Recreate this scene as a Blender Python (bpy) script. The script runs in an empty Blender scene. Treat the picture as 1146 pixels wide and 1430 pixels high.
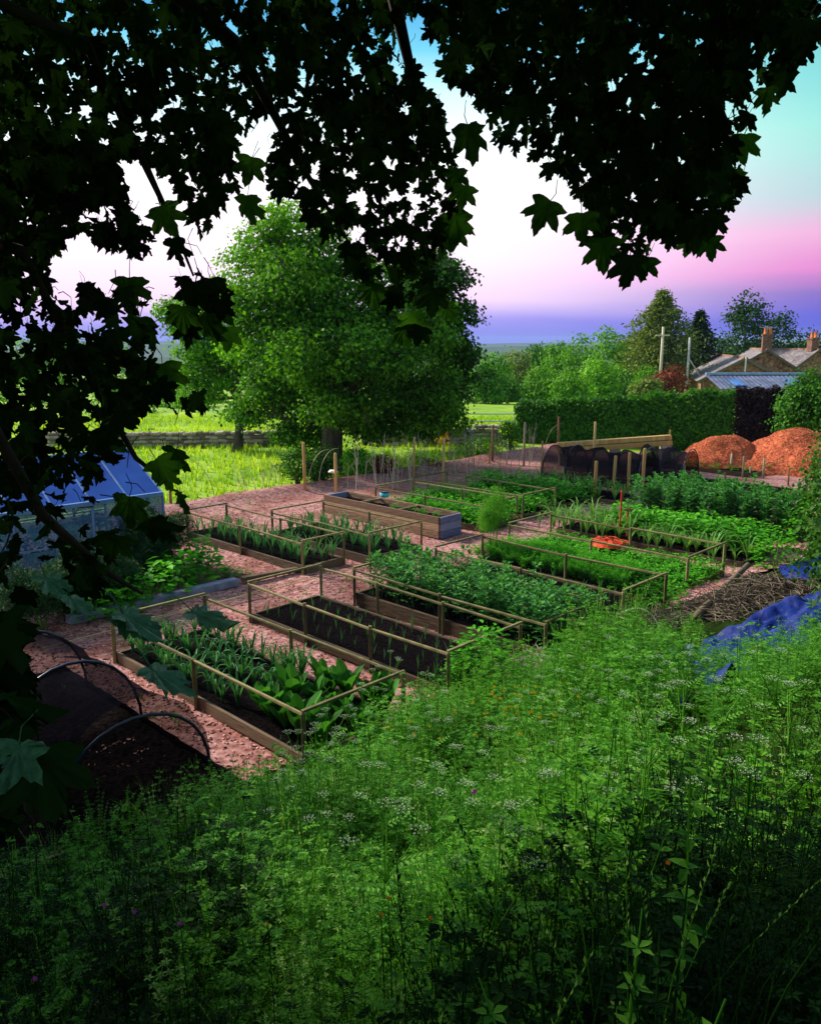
import bpy, math, random
import numpy as np
from mathutils import Vector, noise as mnoise
random.seed(7); rng = np.random.default_rng(7)
PI = math.pi
sc = bpy.context.scene
C = sc.collection

# ------------------------------------------------------------------ camera
FPX, CAMH, PITCH = 1150.0, 4.0, math.atan(240/1150.0)
cam = bpy.data.cameras.new('camera'); camo = bpy.data.objects.new('camera', cam); C.objects.link(camo)
camo.location = (0, 0, CAMH); camo.rotation_euler = (PI/2-PITCH, 0, 0)
cam.sensor_fit = 'HORIZONTAL'; cam.sensor_width = 36; cam.lens = 36*FPX/1146
cam.clip_start = 0.05; cam.clip_end = 12000
sc.camera = camo
sc.render.engine = 'CYCLES'
# ------------------------------------------------------------------ world and sun
SUN_AZ, SUN_EL = math.radians(-58), math.radians(33)      # azimuth from +Y, clockwise
world = bpy.data.worlds.new('World'); sc.world = world; world.use_nodes = True
wn, wl = world.node_tree.nodes, world.node_tree.links
wn.clear()
wo = wn.new('ShaderNodeOutputWorld'); bg = wn.new('ShaderNodeBackground'); bg2 = wn.new('ShaderNodeBackground'); ad = wn.new('ShaderNodeAddShader')
sky = wn.new('ShaderNodeTexSky'); sky.sky_type = 'NISHITA'; sky.sun_disc = False
sky.sun_elevation = SUN_EL; sky.sun_rotation = SUN_AZ
bg.inputs[1].default_value = 0.01
wl.new(sky.outputs[0], bg.inputs[0])
tc = wn.new('ShaderNodeTexCoord'); sep = wn.new('ShaderNodeSeparateXYZ'); wl.new(tc.outputs['Generated'], sep.inputs[0])
def srgb(c):
    return tuple((x/255/12.92 if x/255 <= .04045 else ((x/255+.055)/1.055)**2.4) for x in c)
def wramp(stops):
    r = wn.new('ShaderNodeValToRGB'); cr = r.color_ramp
    while len(cr.elements) > 1: cr.elements.remove(cr.elements[-1])
    cr.elements[0].position = stops[0][0]; cr.elements[0].color = (*srgb(stops[0][1]), 1)
    for p, c in stops[1:]:
        e = cr.elements.new(p); e.color = (*srgb(c), 1)
    return r
# sine of elevation, mapped -0.1..0.5 -> 0..1
mp = wn.new('ShaderNodeMapRange'); mp.inputs[1].default_value = -0.1; mp.inputs[2].default_value = 0.5
nz = wn.new('ShaderNodeTexNoise'); nz.inputs['Scale'].default_value = 2.2; nz.inputs['Detail'].default_value = 3
vm = wn.new('ShaderNodeVectorMath'); vm.operation = 'MULTIPLY'; vm.inputs[1].default_value = (1, 1, 9)
wl.new(tc.outputs['Generated'], vm.inputs[0]); wl.new(vm.outputs[0], nz.inputs[0])
ma = wn.new('ShaderNodeMath'); ma.operation = 'MULTIPLY_ADD'; ma.inputs[1].default_value = .03; 
wl.new(nz.outputs[0], ma.inputs[0])
mb_ = wn.new('ShaderNodeMath'); mb_.operation = 'SUBTRACT'; mb_.inputs[1].default_value = .015; wl.new(sep.outputs[2], mb_.inputs[0])
wl.new(mb_.outputs[0], ma.inputs[2]); wl.new(ma.outputs[0], mp.inputs[0])
def E(py):   # elevation of a photo row as ramp position
    s = math.sin(math.atan((715-py)/FPX) - PITCH); return (s+.1)/.6
left = wramp([(0, (120,130,190)), (E(478), (96,108,210)), (E(452), (138,130,220)), (E(420), (226,196,233)), (E(365), (246,220,240)), (E(300), (255,238,250)),
              (E(230), (255,255,255)), (E(140), (205,238,246)), (E(70), (105,196,226)), (E(0), (60,150,205)), (1, (150,172,190))])
right = wramp([(0, (60,70,160)), (E(478), (44,52,190)), (E(440), (54,56,190)), (E(415), (104,68,170)), (E(385), (204,104,182)), (E(335), (214,150,192)), (E(290), (158,186,190)),
               (E(200), (128,208,194)), (E(90), (80,184,186)), (E(0), (60,140,150)), (1, (120,145,160))])
az = wn.new('ShaderNodeMapRange'); az.inputs[1].default_value = .05; az.inputs[2].default_value = .50; az.interpolation_type = 'SMOOTHSTEP'
dv = wn.new('ShaderNodeMath'); dv.operation = 'DIVIDE'
sq = wn.new('ShaderNodeMath'); sq.operation = 'MULTIPLY'; wl.new(sep.outputs[0], az.inputs[0])
wl.new(mp.outputs[0], left.inputs[0]); wl.new(mp.outputs[0], right.inputs[0])
mxw = wn.new('ShaderNodeMix'); mxw.data_type = 'RGBA'
wl.new(az.outputs[0], mxw.inputs[0]); wl.new(left.outputs[0], mxw.inputs[6]); wl.new(right.outputs[0], mxw.inputs[7])
wl.new(mxw.outputs[2], bg2.inputs[0]); bg2.inputs[1].default_value = 0.84
wl.new(bg.outputs[0], ad.inputs[0]); wl.new(bg2.outputs[0], ad.inputs[1]); wl.new(ad.outputs[0], wo.inputs[0])

sl = bpy.data.lights.new('sun', 'SUN'); so = bpy.data.objects.new('sun', sl); C.objects.link(so)
sl.energy = 5.0; sl.angle = math.radians(9); sl.color = (1, .90, .76)
sd = Vector((math.sin(SUN_AZ)*math.cos(SUN_EL), math.cos(SUN_AZ)*math.cos(SUN_EL), math.sin(SUN_EL)))
so.rotation_euler = sd.to_track_quat('Z', 'Y').to_euler(); so.location = (-20, -10, 30)
sc.view_settings.view_transform = 'Standard'; sc.view_settings.look = 'None'
sc.view_settings.exposure = 0.6; sc.view_settings.gamma = 1.0
cy = sc.cycles
cy.max_bounces = 6; cy.diffuse_bounces = 3; cy.glossy_bounces = 2; cy.transmission_bounces = 4; cy.transparent_max_bounces = 16; cy.volume_bounces = 0
cy.caustics_reflective = False; cy.caustics_refractive = False

# ------------------------------------------------------------------ geometry of the view (to measure places, not to paint)
_F = np.array([0, math.cos(PITCH), -math.sin(PITCH)]); _U = np.array([0, math.sin(PITCH), math.cos(PITCH)]); _R = np.array([1., 0, 0])
def ray(px, py): return _R*(px-573)/FPX + _F + _U*(715-py)/FPX
def at(px, py, z=0.0):
    d = ray(px, py); t = (z-CAMH)/d[2]; return np.array([0, 0, CAMH]) + t*d
def aty(px, py, Y):
    d = ray(px, py); return np.array([0, 0, CAMH]) + d*(Y/d[1])
def proj(P):
    v = np.asarray(P, float) - np.array([0, 0, CAMH]); c = v @ _F
    return 573+FPX*(v@_R)/c, 715-FPX*(v@_U)/c
ANG = math.radians(-44.5)
L = np.array([math.cos(ANG), math.sin(ANG), 0]); W = np.array([-math.sin(ANG), math.cos(ANG), 0])   # the garden's own grid
def sstep(t): t = np.clip(t, 0, 1); return t*t*(3-2*t)
def ground(x, y):
    x = np.asarray(x, float); y = np.asarray(y, float)
    s = (x+.25)*.707 - (y-8.9)*.707
    s = s + .25*np.sin(x*1.3+y*.7)
    bank = 2.35*np.clip(s/6.3, 0, 1)**1.75
    bank = np.where(s > 6.3, 2.35, bank)
    d = np.hypot(x, y)
    fall = -5.0*sstep((d-50)/60) - 22*sstep((d-130)/600) 
    near = np.clip((s+2)/4, 0, 1)
    und = .05*np.sin(x*.9)*np.cos(y*.8)*near + .10*np.sin(x*.23+1)*np.cos(y*.19)*np.clip((d-24)/10, 0, 1)*np.clip((45-d)/10+1, 0, 1)
    return bank + fall + und

# ------------------------------------------------------------------ materials
def mat(name, c1, c2=None, rough=.8, scale=6., island=0., trans=0., spec=.3, bump=0., detail=5, stretch=None, metal=0., alpha=1., c3=None, obj=0.):
    """base colour between c1 and c2 by noise, optional per-piece variation, optional translucency"""
    m = bpy.data.materials.new(name); m.use_nodes = True
    n, l = m.node_tree.nodes, m.node_tree.links; n.clear()
    out = n.new('ShaderNodeOutputMaterial'); p = n.new('ShaderNodeBsdfPrincipled')
    p.inputs['Roughness'].default_value = rough; p.inputs['Metallic'].default_value = metal
    p.inputs['Specular IOR Level'].default_value = spec
    t = n.new('ShaderNodeTexCoord'); tx = n.new('ShaderNodeTexNoise'); tx.inputs['Scale'].default_value = scale; tx.inputs['Detail'].default_value = detail
    src = t.outputs['Object']
    if stretch:
        v = n.new('ShaderNodeVectorMath'); v.operation = 'MULTIPLY'; v.inputs[1].default_value = stretch
        l.new(src, v.inputs[0]); src = v.outputs[0]
    l.new(src, tx.inputs['Vector'])
    r = n.new('ShaderNodeValToRGB'); cr = r.color_ramp
    c2 = c2 or tuple(min(1, x*1.5) for x in c1)
    cr.elements[0].position = .32; cr.elements[0].color = (*c1, 1); cr.elements[1].position = .68; cr.elements[1].color = (*c2, 1)
    if c3:
        e = cr.elements.new(.82); e.color = (*c3, 1)
    fac = tx.outputs[0]
    if island > 0 or obj > 0:
        g = n.new('ShaderNodeNewGeometry'); oi = n.new('ShaderNodeObjectInfo')
        mm = n.new('ShaderNodeMath'); mm.operation = 'SUBTRACT'; mm.inputs[1].default_value = .5
        l.new(g.outputs['Random Per Island'] if island > 0 else oi.outputs['Random'], mm.inputs[0])
        m2 = n.new('ShaderNodeMath'); m2.operation = 'MULTIPLY_ADD'; m2.inputs[1].default_value = island or obj
        l.new(mm.outputs[0], m2.inputs[0]); l.new(fac, m2.inputs[2]); fac = m2.outputs[0]
    l.new(fac, r.inputs[0]); l.new(r.outputs[0], p.inputs['Base Color'])
    last = p.outputs[0]
    if bump:
        b = n.new('ShaderNodeBump'); b.inputs['Strength'].default_value = bump; b.inputs['Distance'].default_value = .02
        l.new(tx.outputs[0], b.inputs['Height']); l.new(b.outputs[0], p.inputs['Normal'])
    if trans:
        tr = n.new('ShaderNodeBsdfTranslucent'); mx = n.new('ShaderNodeMixShader'); mx.inputs[0].default_value = trans
        hs = n.new('ShaderNodeMix'); hs.data_type = 'RGBA'; hs.blend_type = 'MULTIPLY'; hs.inputs[0].default_value = 1
        hs.inputs[7].default_value = (1.3, 1.25, .6, 1); l.new(r.outputs[0], hs.inputs[6]); l.new(hs.outputs[2], tr.inputs[0])
        l.new(last, mx.inputs[1]); l.new(tr.outputs[0], mx.inputs[2]); last = mx.outputs[0]
    if alpha < 1:
        tp = n.new('ShaderNodeBsdfTransparent'); mx = n.new('ShaderNodeMixShader'); mx.inputs[0].default_value = alpha
        l.new(tp.outputs[0], mx.inputs[1]); l.new(last, mx.inputs[2]); last = mx.outputs[0]
    l.new(last, out.inputs[0]); return m

M = {}
M['grass'] = mat('grass', (.14,.28,.010), (.34,.50,.02), scale=.35, rough=.9, bump=.3)
M['grassblade'] = mat('grassblade', (.16,.38,.008), (.56,.70,.03), island=.6, scale=.3, trans=.4)
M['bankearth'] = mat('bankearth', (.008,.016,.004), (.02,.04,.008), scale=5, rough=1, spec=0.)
M['chip'] = mat('chip', (.21,.08,.07), (.56,.31,.30), scale=13, rough=.95, bump=1., detail=12, c3=(.66,.42,.40), spec=.05)
M['chipbit'] = mat('chipbit', (.18,.06,.045), (.68,.40,.37), scale=2, island=1.3, rough=.9)
M['heap'] = mat('heap', (.38,.065,.025), (.66,.19,.08), scale=9, rough=.95, bump=1., detail=9)
M['heapbit'] = mat('heapbit', (.40,.065,.03), (.74,.25,.11), scale=2, island=1.3)
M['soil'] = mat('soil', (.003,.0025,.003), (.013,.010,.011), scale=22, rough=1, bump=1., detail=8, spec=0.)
M['board'] = mat('board', (.065,.042,.028), (.16,.11,.07), scale=5, rough=.85, bump=.4, stretch=(1,1,9), obj=.5, spec=.2)
M['sleeper'] = mat('sleeper', (.15,.085,.05), (.36,.22,.13), scale=6, rough=.8, bump=.5, stretch=(1,1,7), obj=.5)
M['rail'] = mat('rail', (.12,.10,.04), (.25,.21,.09), scale=8, rough=.8, bump=.2, obj=.4)
M['post'] = mat('post', (.42,.23,.08), (.66,.42,.17), scale=9, rough=.8, bump=.3, stretch=(1,1,.15), obj=.5)
M['darkpost'] = mat('darkpost', (.16,.08,.04), (.26,.14,.08), scale=9, rough=.8, bump=.3)
M['greypole'] = mat('greypole', (.36,.34,.33), (.55,.53,.52), scale=5, rough=.7)
M['metal'] = mat('metal', (.5,.52,.55), (.6,.62,.66), rough=.35, metal=.7)
M['bark'] = mat('bark', (.035,.028,.02), (.11,.085,.06), scale=7, rough=1, bump=.9, stretch=(1,1,.25), detail=8)
M['twig'] = mat('twig', (.012,.010,.007), (.03,.025,.016), scale=10, rough=1)
M['stick'] = mat('stick', (.30,.24,.16), (.55,.47,.36), scale=10, rough=.9, obj=.7)
M['stone'] = mat('stone', (.20,.15,.12), (.46,.38,.31), scale=3, obj=.9, rough=.95, bump=.6)
M['housestone'] = mat('housestone', (.13,.055,.035), (.52,.29,.17), scale=4.5, rough=.95, bump=.5, detail=6)
M['palewall'] = mat('palewall', (.40,.30,.17), (.58,.45,.28), scale=2, rough=.9)
M['slate'] = mat('slate', (.13,.11,.12), (.30,.26,.27), scale=3.2, rough=.7, bump=.4, stretch=(1,1,3), detail=6)
M['slatedark'] = mat('slatedark', (.07,.08,.11), (.15,.16,.2), scale=3, rough=.6)
M['corr'] = mat('corr', (.05,.06,.12), (.15,.17,.27), scale=1.2, rough=.45)
M['skylight'] = mat('skylight', (.04,.14,.45), (.10,.24,.6), scale=1, rough=.2)
M['fascia'] = mat('fascia', (.18,.32,.52), (.3,.44,.62), scale=2, rough=.6)
M['pot'] = mat('pot', (.55,.12,.04), (.75,.24,.07), scale=4, rough=.8)
M['brick'] = mat('brick', (.12,.055,.04), (.28,.14,.10), scale=5, rough=.9)
M['window'] = mat('window', (.02,.025,.03), (.04,.05,.06), rough=.1, spec=.6)
M['gframe'] = mat('gframe', (.10,.20,.46), (.18,.32,.60), rough=.4, scale=3)
M['gglass'] = mat('gglass', (.05,.16,.40), (.20,.38,.58), rough=.12, scale=2.2, spec=.9, alpha=.5)
M['groof'] = mat('groof', (.008,.06,.40), (.025,.12,.56), rough=.22, scale=1.2, spec=.35, alpha=.88)
M['net'] = mat('net', (.006,.006,.010), (.012,.012,.02), rough=.9, alpha=.80, spec=0.)
M['netmid'] = mat('netmid', (.003,.003,.005), (.006,.006,.010), rough=.9, alpha=.76, spec=0.)
M['netlight'] = mat('netlight', (.004,.004,.006), (.008,.008,.012), rough=.9, alpha=.34, spec=0.)
M['hoop'] = mat('hoop', (.006,.010,.035), (.012,.02,.06), rough=.35, spec=.5)
M['tarp'] = mat('tarp', (.002,.009,.10), (.008,.028,.22), scale=7, rough=.5, spec=.2, bump=1.0)
M['tarp2'] = mat('tarp2', (.06,.08,.22), (.14,.18,.36), scale=3, rough=.6, bump=.5)
M['red'] = mat('red', (.42,.02,.01), (.6,.04,.02), rough=.5)
M['orange'] = mat('orange', (.50,.035,.010), (.72,.09,.02), rough=.8, scale=20, bump=.5)
M['bluebag'] = mat('bluebag', (.01,.06,.55), (.03,.12,.75), rough=.4)
M['white'] = mat('white', (.7,.7,.68), (.85,.85,.82), rough=.5)
M['twine'] = mat('twine', (.5,.38,.2), (.62,.5,.3), rough=.9)
M['yellow'] = mat('yellow', (.8,.42,.01), (.95,.62,.02), island=.8, trans=.2)
M['orangefl'] = mat('orangefl', (.8,.16,.01), (.9,.3,.02), trans=.2)
M['purple'] = mat('purple', (.28,.02,.5), (.5,.06,.7), island=.5, trans=.3)
M['umbel'] = mat('umbel', (.55,.66,.5), (.80,.88,.75), island=.6, trans=.3)
M['logwood'] = mat('logwood', (.10,.075,.05), (.22,.17,.12), scale=5, rough=.9, bump=.5, stretch=(1,1,4), spec=.1)
M['pinkish'] = mat('pinkish', (.65,.25,.25), (.8,.5,.48), rough=.5)
M['straw'] = mat('straw', (.05,.038,.028), (.20,.155,.11), island=1., rough=.9)
M['copper'] = mat('copper', (.10,.018,.010), (.22,.05,.03), island=.9, trans=.3, scale=2)
M['cyan'] = mat('cyan', (.05,.45,.6), (.1,.6,.75), rough=.4)
def leafm(n, a, b, tr=.35, isl=.9, scale=1.2, rough=.55, spec=.10): M[n] = mat(n, a, b, island=isl, trans=tr, scale=scale, rough=rough, spec=spec)
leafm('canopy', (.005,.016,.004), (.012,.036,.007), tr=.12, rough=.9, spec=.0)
leafm('bigtree', (.022,.095,.005), (.11,.31,.014), tr=.35, scale=.6)
leafm('bigtree2', (.014,.060,.006), (.045,.15,.012), tr=.3, scale=.6)
leafm('wood1', (.050,.18,.010), (.15,.38,.02), scale=.4)
leafm('wood2', (.030,.12,.012), (.085,.25,.02), scale=.4)
leafm('wood3', (.09,.28,.010), (.24,.52,.03), scale=.4)
leafm('olive', (.08,.13,.022), (.20,.27,.06), scale=.4)
leafm('wood4', (.010,.045,.006), (.030,.10,.012), tr=.2, scale=.4)
leafm('pine', (.008,.028,.010), (.022,.06,.018), tr=.1, scale=.4)
leafm('hedge', (.018,.085,.008), (.075,.25,.018), scale=.8)
leafm('hedgedark', (.010,.006,.008), (.030,.016,.020), tr=.15, scale=.8)
leafm('bean', (.035,.17,.035), (.12,.36,.085), tr=.3, scale=1.5)
leafm('potato', (.045,.24,.010), (.13,.50,.02), tr=.35)
leafm('leek', (.035,.16,.05), (.11,.32,.10), tr=.25)
leafm('garlic', (.10,.28,.05), (.26,.48,.13), tr=.3)
leafm('carrot', (.06,.32,.012), (.16,.56,.03), tr=.35)
leafm('fennel', (.06,.24,.015), (.15,.42,.03), tr=.35)
leafm('fenneldark', (.012,.05,.02), (.03,.10,.03), tr=.2)
leafm('chard', (.02,.11,.012), (.06,.24,.03), tr=.3)
leafm('weed', (.034,.17,.008), (.125,.38,.018), tr=.35, scale=1.6, spec=.12)
leafm('weed2', (.042,.20,.018), (.155,.43,.04), tr=.35, scale=1.6, spec=.12)
leafm('weedpale', (.14,.33,.05), (.36,.60,.15), tr=.35, scale=1.6, spec=.12)
leafm('wgrass', (.045,.20,.010), (.15,.42,.03), tr=.35, scale=1.6, spec=.12)

# ------------------------------------------------------------------ mesh tools
class MB:
    """collects triangles and quads"""
    def __init__(s): s.v = []; s.f = []; s.m = []
    def add(s, V, F, m=0):
        b = len(s.v); s.v.extend([tuple(map(float, p)) for p in V]); s.f.extend([tuple(i+b for i in f) for f in F]); s.m.extend([m]*len(F)); return s
    def box(s, c, size, ax=None, m=0, jit=0., ch=.006):
        """chamfered box; ax = 3 unit axes"""
        ax = ax or ((1,0,0),(0,1,0),(0,0,1)); ax = [np.array(a, float) for a in ax]; c = np.array(c, float)
        hx, hy, hz = [q/2 for q in size]; ch = min(ch, hx*.4, hy*.4, hz*.4)
        V = []
        for sx in (-1,1):
            for sy in (-1,1):
                for sz in (-1,1):
                    j = (np.random.default_rng(len(s.v)+len(V)+3).random(3)-.5)*jit
                    for q in range(3):
                        d = [sx*(hx-(ch if q != 0 else 0)), sy*(hy-(ch if q != 1 else 0)), sz*(hz-(ch if q != 2 else 0))]
                        V.append(c + sum((d[i]+j[i])*ax[i] for i in range(3)))
        def id(sx, sy, sz, q): return (((sx+1)//2)*4+((sy+1)//2)*2+(sz+1)//2)*3+q
        F = []
        for q in range(3):
            for sg in (-1,1):
                o = [i for i in range(3) if i != q]; loop = []
                for a, b in ((-1,-1),(1,-1),(1,1),(-1,1)):
                    t = [0,0,0]; t[q] = sg; t[o[0]] = a; t[o[1]] = b; loop.append(id(*t, q))
                if (sg > 0) == (q == 1): loop = loop[::-1]
                F.append(tuple(loop))
        for q in range(3):      # edges parallel to axis q
            o = [i for i in range(3) if i != q]
            for a in (-1,1):
                for b in (-1,1):
                    t0 = [0,0,0]; t0[o[0]] = a; t0[o[1]] = b; t1 = list(t0); t0[q] = -1; t1[q] = 1
                    F.append((id(*t0, o[0]), id(*t0, o[1]), id(*t1, o[1]), id(*t1, o[0])))
        for sx in (-1,1):
            for sy in (-1,1):
                for sz in (-1,1): F.append((id(sx,sy,sz,0), id(sx,sy,sz,1), id(sx,sy,sz,2)))
        return s.add(V, F, m)
    def beam(s, p0, p1, w, h, m=0, up=(0,0,1), jit=0., ch=.004):
        p0 = np.array(p0, float); p1 = np.array(p1, float); d = p1-p0; n = np.linalg.norm(d); d /= n
        u = np.array(up, float)
        if abs(d @ u) > .95: u = np.array([1., 0, 0])
        sd = np.cross(d, u); sd /= np.linalg.norm(sd); u = np.cross(sd, d)
        return s.box((p0+p1)/2, (n, w, h), (d, sd, u), m, jit, ch)
    def tube(s, path, rad, n=6, m=0, cap=True):
        P = [np.array(p, float) for p in path]; k = len(P)
        if not hasattr(rad, '__len__'): rad = [rad]*k
        V = []; ref = np.array([.31, .17, .93])
        for i in range(k):
            d = P[min(i+1, k-1)] - P[max(i-1, 0)]; d /= (np.linalg.norm(d)+1e-9)
            a = np.cross(d, ref)
            if np.linalg.norm(a) < .2: a = np.cross(d, (1, .2, 0))
            a /= np.linalg.norm(a); b = np.cross(d, a)
            for j in range(n):
                t = 2*PI*j/n; V.append(P[i]+rad[i]*(math.cos(t)*a+math.sin(t)*b))
        F = [(i*n+j, i*n+(j+1) % n, (i+1)*n+(j+1) % n, (i+1)*n+j) for i in range(k-1) for j in range(n)]
        if cap: F += [tuple(range(n))[::-1], tuple((k-1)*n+j for j in range(n))]
        return s.add(V, F, m)
    def ribbon(s, path, wid, side, m=0, fold=.25):
        """a blade: centre line, half widths, side vector; slight V fold"""
        P = [np.array(p, float) for p in path]; sv = np.array(side, float); sv /= np.linalg.norm(sv)
        V = []; F = []
        for i, (p, w) in enumerate(zip(P, wid)):
            up = np.array([0, 0, w*fold*2]); V += [p-sv*w+up, p, p+sv*w+up]
        for i in range(len(P)-1):
            a = i*3; F += [(a, a+1, a+4, a+3), (a+1, a+2, a+5, a+4)]
        return s.add(V, F, m)
    def leaf(s, base, d, nrm, ln, wd, m=0, droop=.15):
        base = np.array(base, float); d = np.array(d, float); d /= np.linalg.norm(d); nr = np.array(nrm, float)
        sd = np.cross(d, nr); q = np.linalg.norm(sd)
        if q < 1e-3: sd = np.cross(d, (.3,.8,.2)); q = np.linalg.norm(sd)
        sd /= q; nr = np.cross(sd, d)
        V = [base, base+d*ln*.4-sd*wd*.5+nr*wd*.12, base+d*ln*.45-nr*ln*.02, base+d*ln*.4+sd*wd*.5+nr*wd*.12, base+d*ln*.78-sd*wd*.3-nr*ln*droop*.4, base+d*ln*.78+sd*wd*.3-nr*ln*droop*.4, base+d*ln-nr*ln*droop]
        return s.add(V, [(0,2,1),(0,3,2),(1,2,6,4),(2,3,5,6)], m)
    def sleaf(s, base, d, nrm, ln, wd, m=0, droop=.15):
        base = np.array(base, float); d = np.array(d, float); d /= np.linalg.norm(d); nr = np.array(nrm, float); sd = np.cross(d, nr); q = np.linalg.norm(sd)
        if q < 1e-3: sd = np.cross(d, (.3,.8,.2)); q = np.linalg.norm(sd)
        sd /= q; nr = np.cross(sd, d)
        return s.add([base, base+d*ln*.5-sd*wd*.5+nr*wd*.1, base+d*ln-nr*ln*droop, base+d*ln*.5+sd*wd*.5+nr*wd*.1], [(0,2,1),(0,3,2)], m)
    def arr(s):
        """triangulated numpy arrays"""
        T = []; mi = []
        for f, m in zip(s.f, s.m):
            for i in range(1, len(f)-1): T.append((f[0], f[i], f[i+1])); mi.append(m)
        return np.array(s.v, float), np.array(T, int), np.array(mi, int)
    def mesh(s, name, mats, smooth=False):
        me = bpy.data.meshes.new(name); me.from_pydata(s.v, [], s.f)
        for x in mats: me.materials.append(M[x])
        if len(mats) > 1: me.polygons.foreach_set('material_index', s.m)
        if smooth: me.polygons.foreach_set('use_smooth', [True]*len(s.f))
        me.update(); return me
def tri_mesh(name, V, T, mats, mi=None, smooth=False):
    me = bpy.data.meshes.new(name); nt = len(T)
    me.vertices.add(len(V)); me.vertices.foreach_set('co', np.asarray(V, np.float32).ravel())
    me.loops.add(nt*3); me.loops.foreach_set('vertex_index', np.asarray(T, np.int32).ravel())
    me.polygons.add(nt); me.polygons.foreach_set('loop_start', np.arange(0, nt*3, 3, dtype=np.int32))
    me.polygons.foreach_set('loop_total', np.full(nt, 3, np.int32))
    for x in mats: me.materials.append(M[x])
    if mi is not None and len(mats) > 1: me.polygons.foreach_set('material_index', np.asarray(mi, np.int32))
    if smooth: me.polygons.foreach_set('use_smooth', np.ones(nt, bool))
    me.update(calc_edges=True); return me
def tag(o, label=None, cat=None, group=None, kind=None):
    if label: o['label'] = label
    if cat: o['category'] = cat
    if group: o['group'] = group
    if kind: o['kind'] = kind
    return o
def ob(name, me, parent=None, loc=(0,0,0), rotz=0., **kw):
    o = bpy.data.objects.new(name, me); C.objects.link(o); o.parent = parent
    o.location = tuple(map(float, loc)); o.rotation_euler = (0, 0, rotz); return tag(o, **kw)
def thing(name, label, cat, loc=(0,0,0), rotz=0., group=None): return ob(name, None, None, loc, rotz, label=label, cat=cat, group=group)
def copy_tree(o, parent=None):
    c = o.copy(); C.objects.link(c); c.parent = parent
    for ch in list(o.children): copy_tree(ch, c)
    return c
def join(parts):
    """parts: list of (V,T,mi)"""
    V = []; T = []; mi = []; b = 0
    for v, t, m in parts: V.append(v); T.append(t+b); mi.append(m); b += len(v)
    return np.concatenate(V), np.concatenate(T), np.concatenate(mi)
def scatter(proto, pos, rotz, scl, tilt=None, az=None):
    """many copies of one proto joined into arrays"""
    v, t, m = proto; n = len(pos); pos = np.asarray(pos, float); rotz = np.asarray(rotz, float); scl = np.asarray(scl, float)
    c, s_ = np.cos(rotz), np.sin(rotz)
    X = v[None, :, 0]*c[:, None]-v[None, :, 1]*s_[:, None]; Y = v[None, :, 0]*s_[:, None]+v[None, :, 1]*c[:, None]; Z = np.repeat(v[None, :, 2], n, 0)
    if tilt is not None:      # lean: shear by height
        X = X+Z*(tilt*np.cos(az))[:, None]; Y = Y+Z*(tilt*np.sin(az))[:, None]
    P = np.stack([X, Y, Z], -1)*scl[:, None, None]+pos[:, None, :]
    T = t[None]+(np.arange(n)*len(v))[:, None, None]
    return P.reshape(-1, 3), T.reshape(-1, 3), np.tile(m, n)
def unit(a): return a/(np.linalg.norm(a, axis=-1, keepdims=True)+1e-9)
def leaf_cloud(P, Nrm, ln, wd, droop=.2):
    """vectorised small bent leaves, 2 triangles each"""
    n = len(P); Nrm = unit(Nrm); d = rng.normal(size=(n, 3)); d[:, 2] -= .6; d = unit(d-(d*Nrm).sum(1, keepdims=True)*Nrm)
    sd = np.cross(d, Nrm); ln = np.broadcast_to(ln, n)[:, None]; wd = np.broadcast_to(wd, n)[:, None]
    V = np.stack([P, P+d*ln*.5-sd*wd*.5-Nrm*ln*.03, P+d*ln-Nrm*ln*droop, P+d*ln*.5+sd*wd*.5-Nrm*ln*.03], 1).reshape(-1, 3)
    b = (np.arange(n)*4)[:, None]; T = np.stack([np.hstack([b, b+1, b+2]), np.hstack([b, b+2, b+3])], 1).reshape(-1, 3)
    return V, T, np.zeros(len(T), int)
def crown(lobes, n, leaf=.14, clump=.30, per=14, up=.5, gap=.0, inner=.62):
    """leaf sprays spread through overlapping lobes: uneven outline, gaps between sprays"""
    c = np.array([l[0] for l in lobes], float); r = np.array([np.broadcast_to(l[1], 3) for l in lobes], float)
    wgt = (r.prod(1))**(2/3); wgt /= wgt.sum(); k = max(4, n//per)
    i = rng.choice(len(lobes), k, p=wgt); d = unit(rng.normal(size=(k, 3))); rad = inner+(1.04-inner)*rng.random(k)**.6
    P = c[i]+d*r[i]*rad[:, None]
    keep = np.ones(k, bool)
    for q in range(len(lobes)):
        inside = (((P-c[q])/r[q])**2).sum(1) < .35; keep &= ~inside
    P, d = P[keep], d[keep]; k = len(P)
    m = np.maximum(3, rng.poisson(per, k)); idx = np.repeat(np.arange(k), m)
    off = rng.normal(size=(len(idx), 3))*clump*np.array([1, 1, .45]); Q = P[idx]+off
    N = unit(d[idx]*.8+np.array([0, 0, up])+rng.normal(size=(len(idx), 3))*.55)
    s = leaf*(.7+.6*rng.random(len(idx)))
    return leaf_cloud(Q, N, s, s*.72)
def height_sheet(name, xs, ys, fn, material, kind='structure', mask=None, smooth=True):
    X, Y = np.meshgrid(xs, ys); Z = fn(X, Y); V = np.stack([X, Y, Z], -1).reshape(-1, 3); nx, ny = len(xs), len(ys)
    i = (np.arange(ny-1)[:, None]*nx+np.arange(nx-1)[None]).ravel(); T = np.concatenate([np.stack([i, i+1, i+nx+1], 1), np.stack([i, i+nx+1, i+nx], 1)])
    if mask is not None:
        cc = V[T].mean(1); T = T[mask(cc[:, 0], cc[:, 1])]
    return ob(name, tri_mesh(name, V, T, [material], smooth=smooth), kind=kind)
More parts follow.
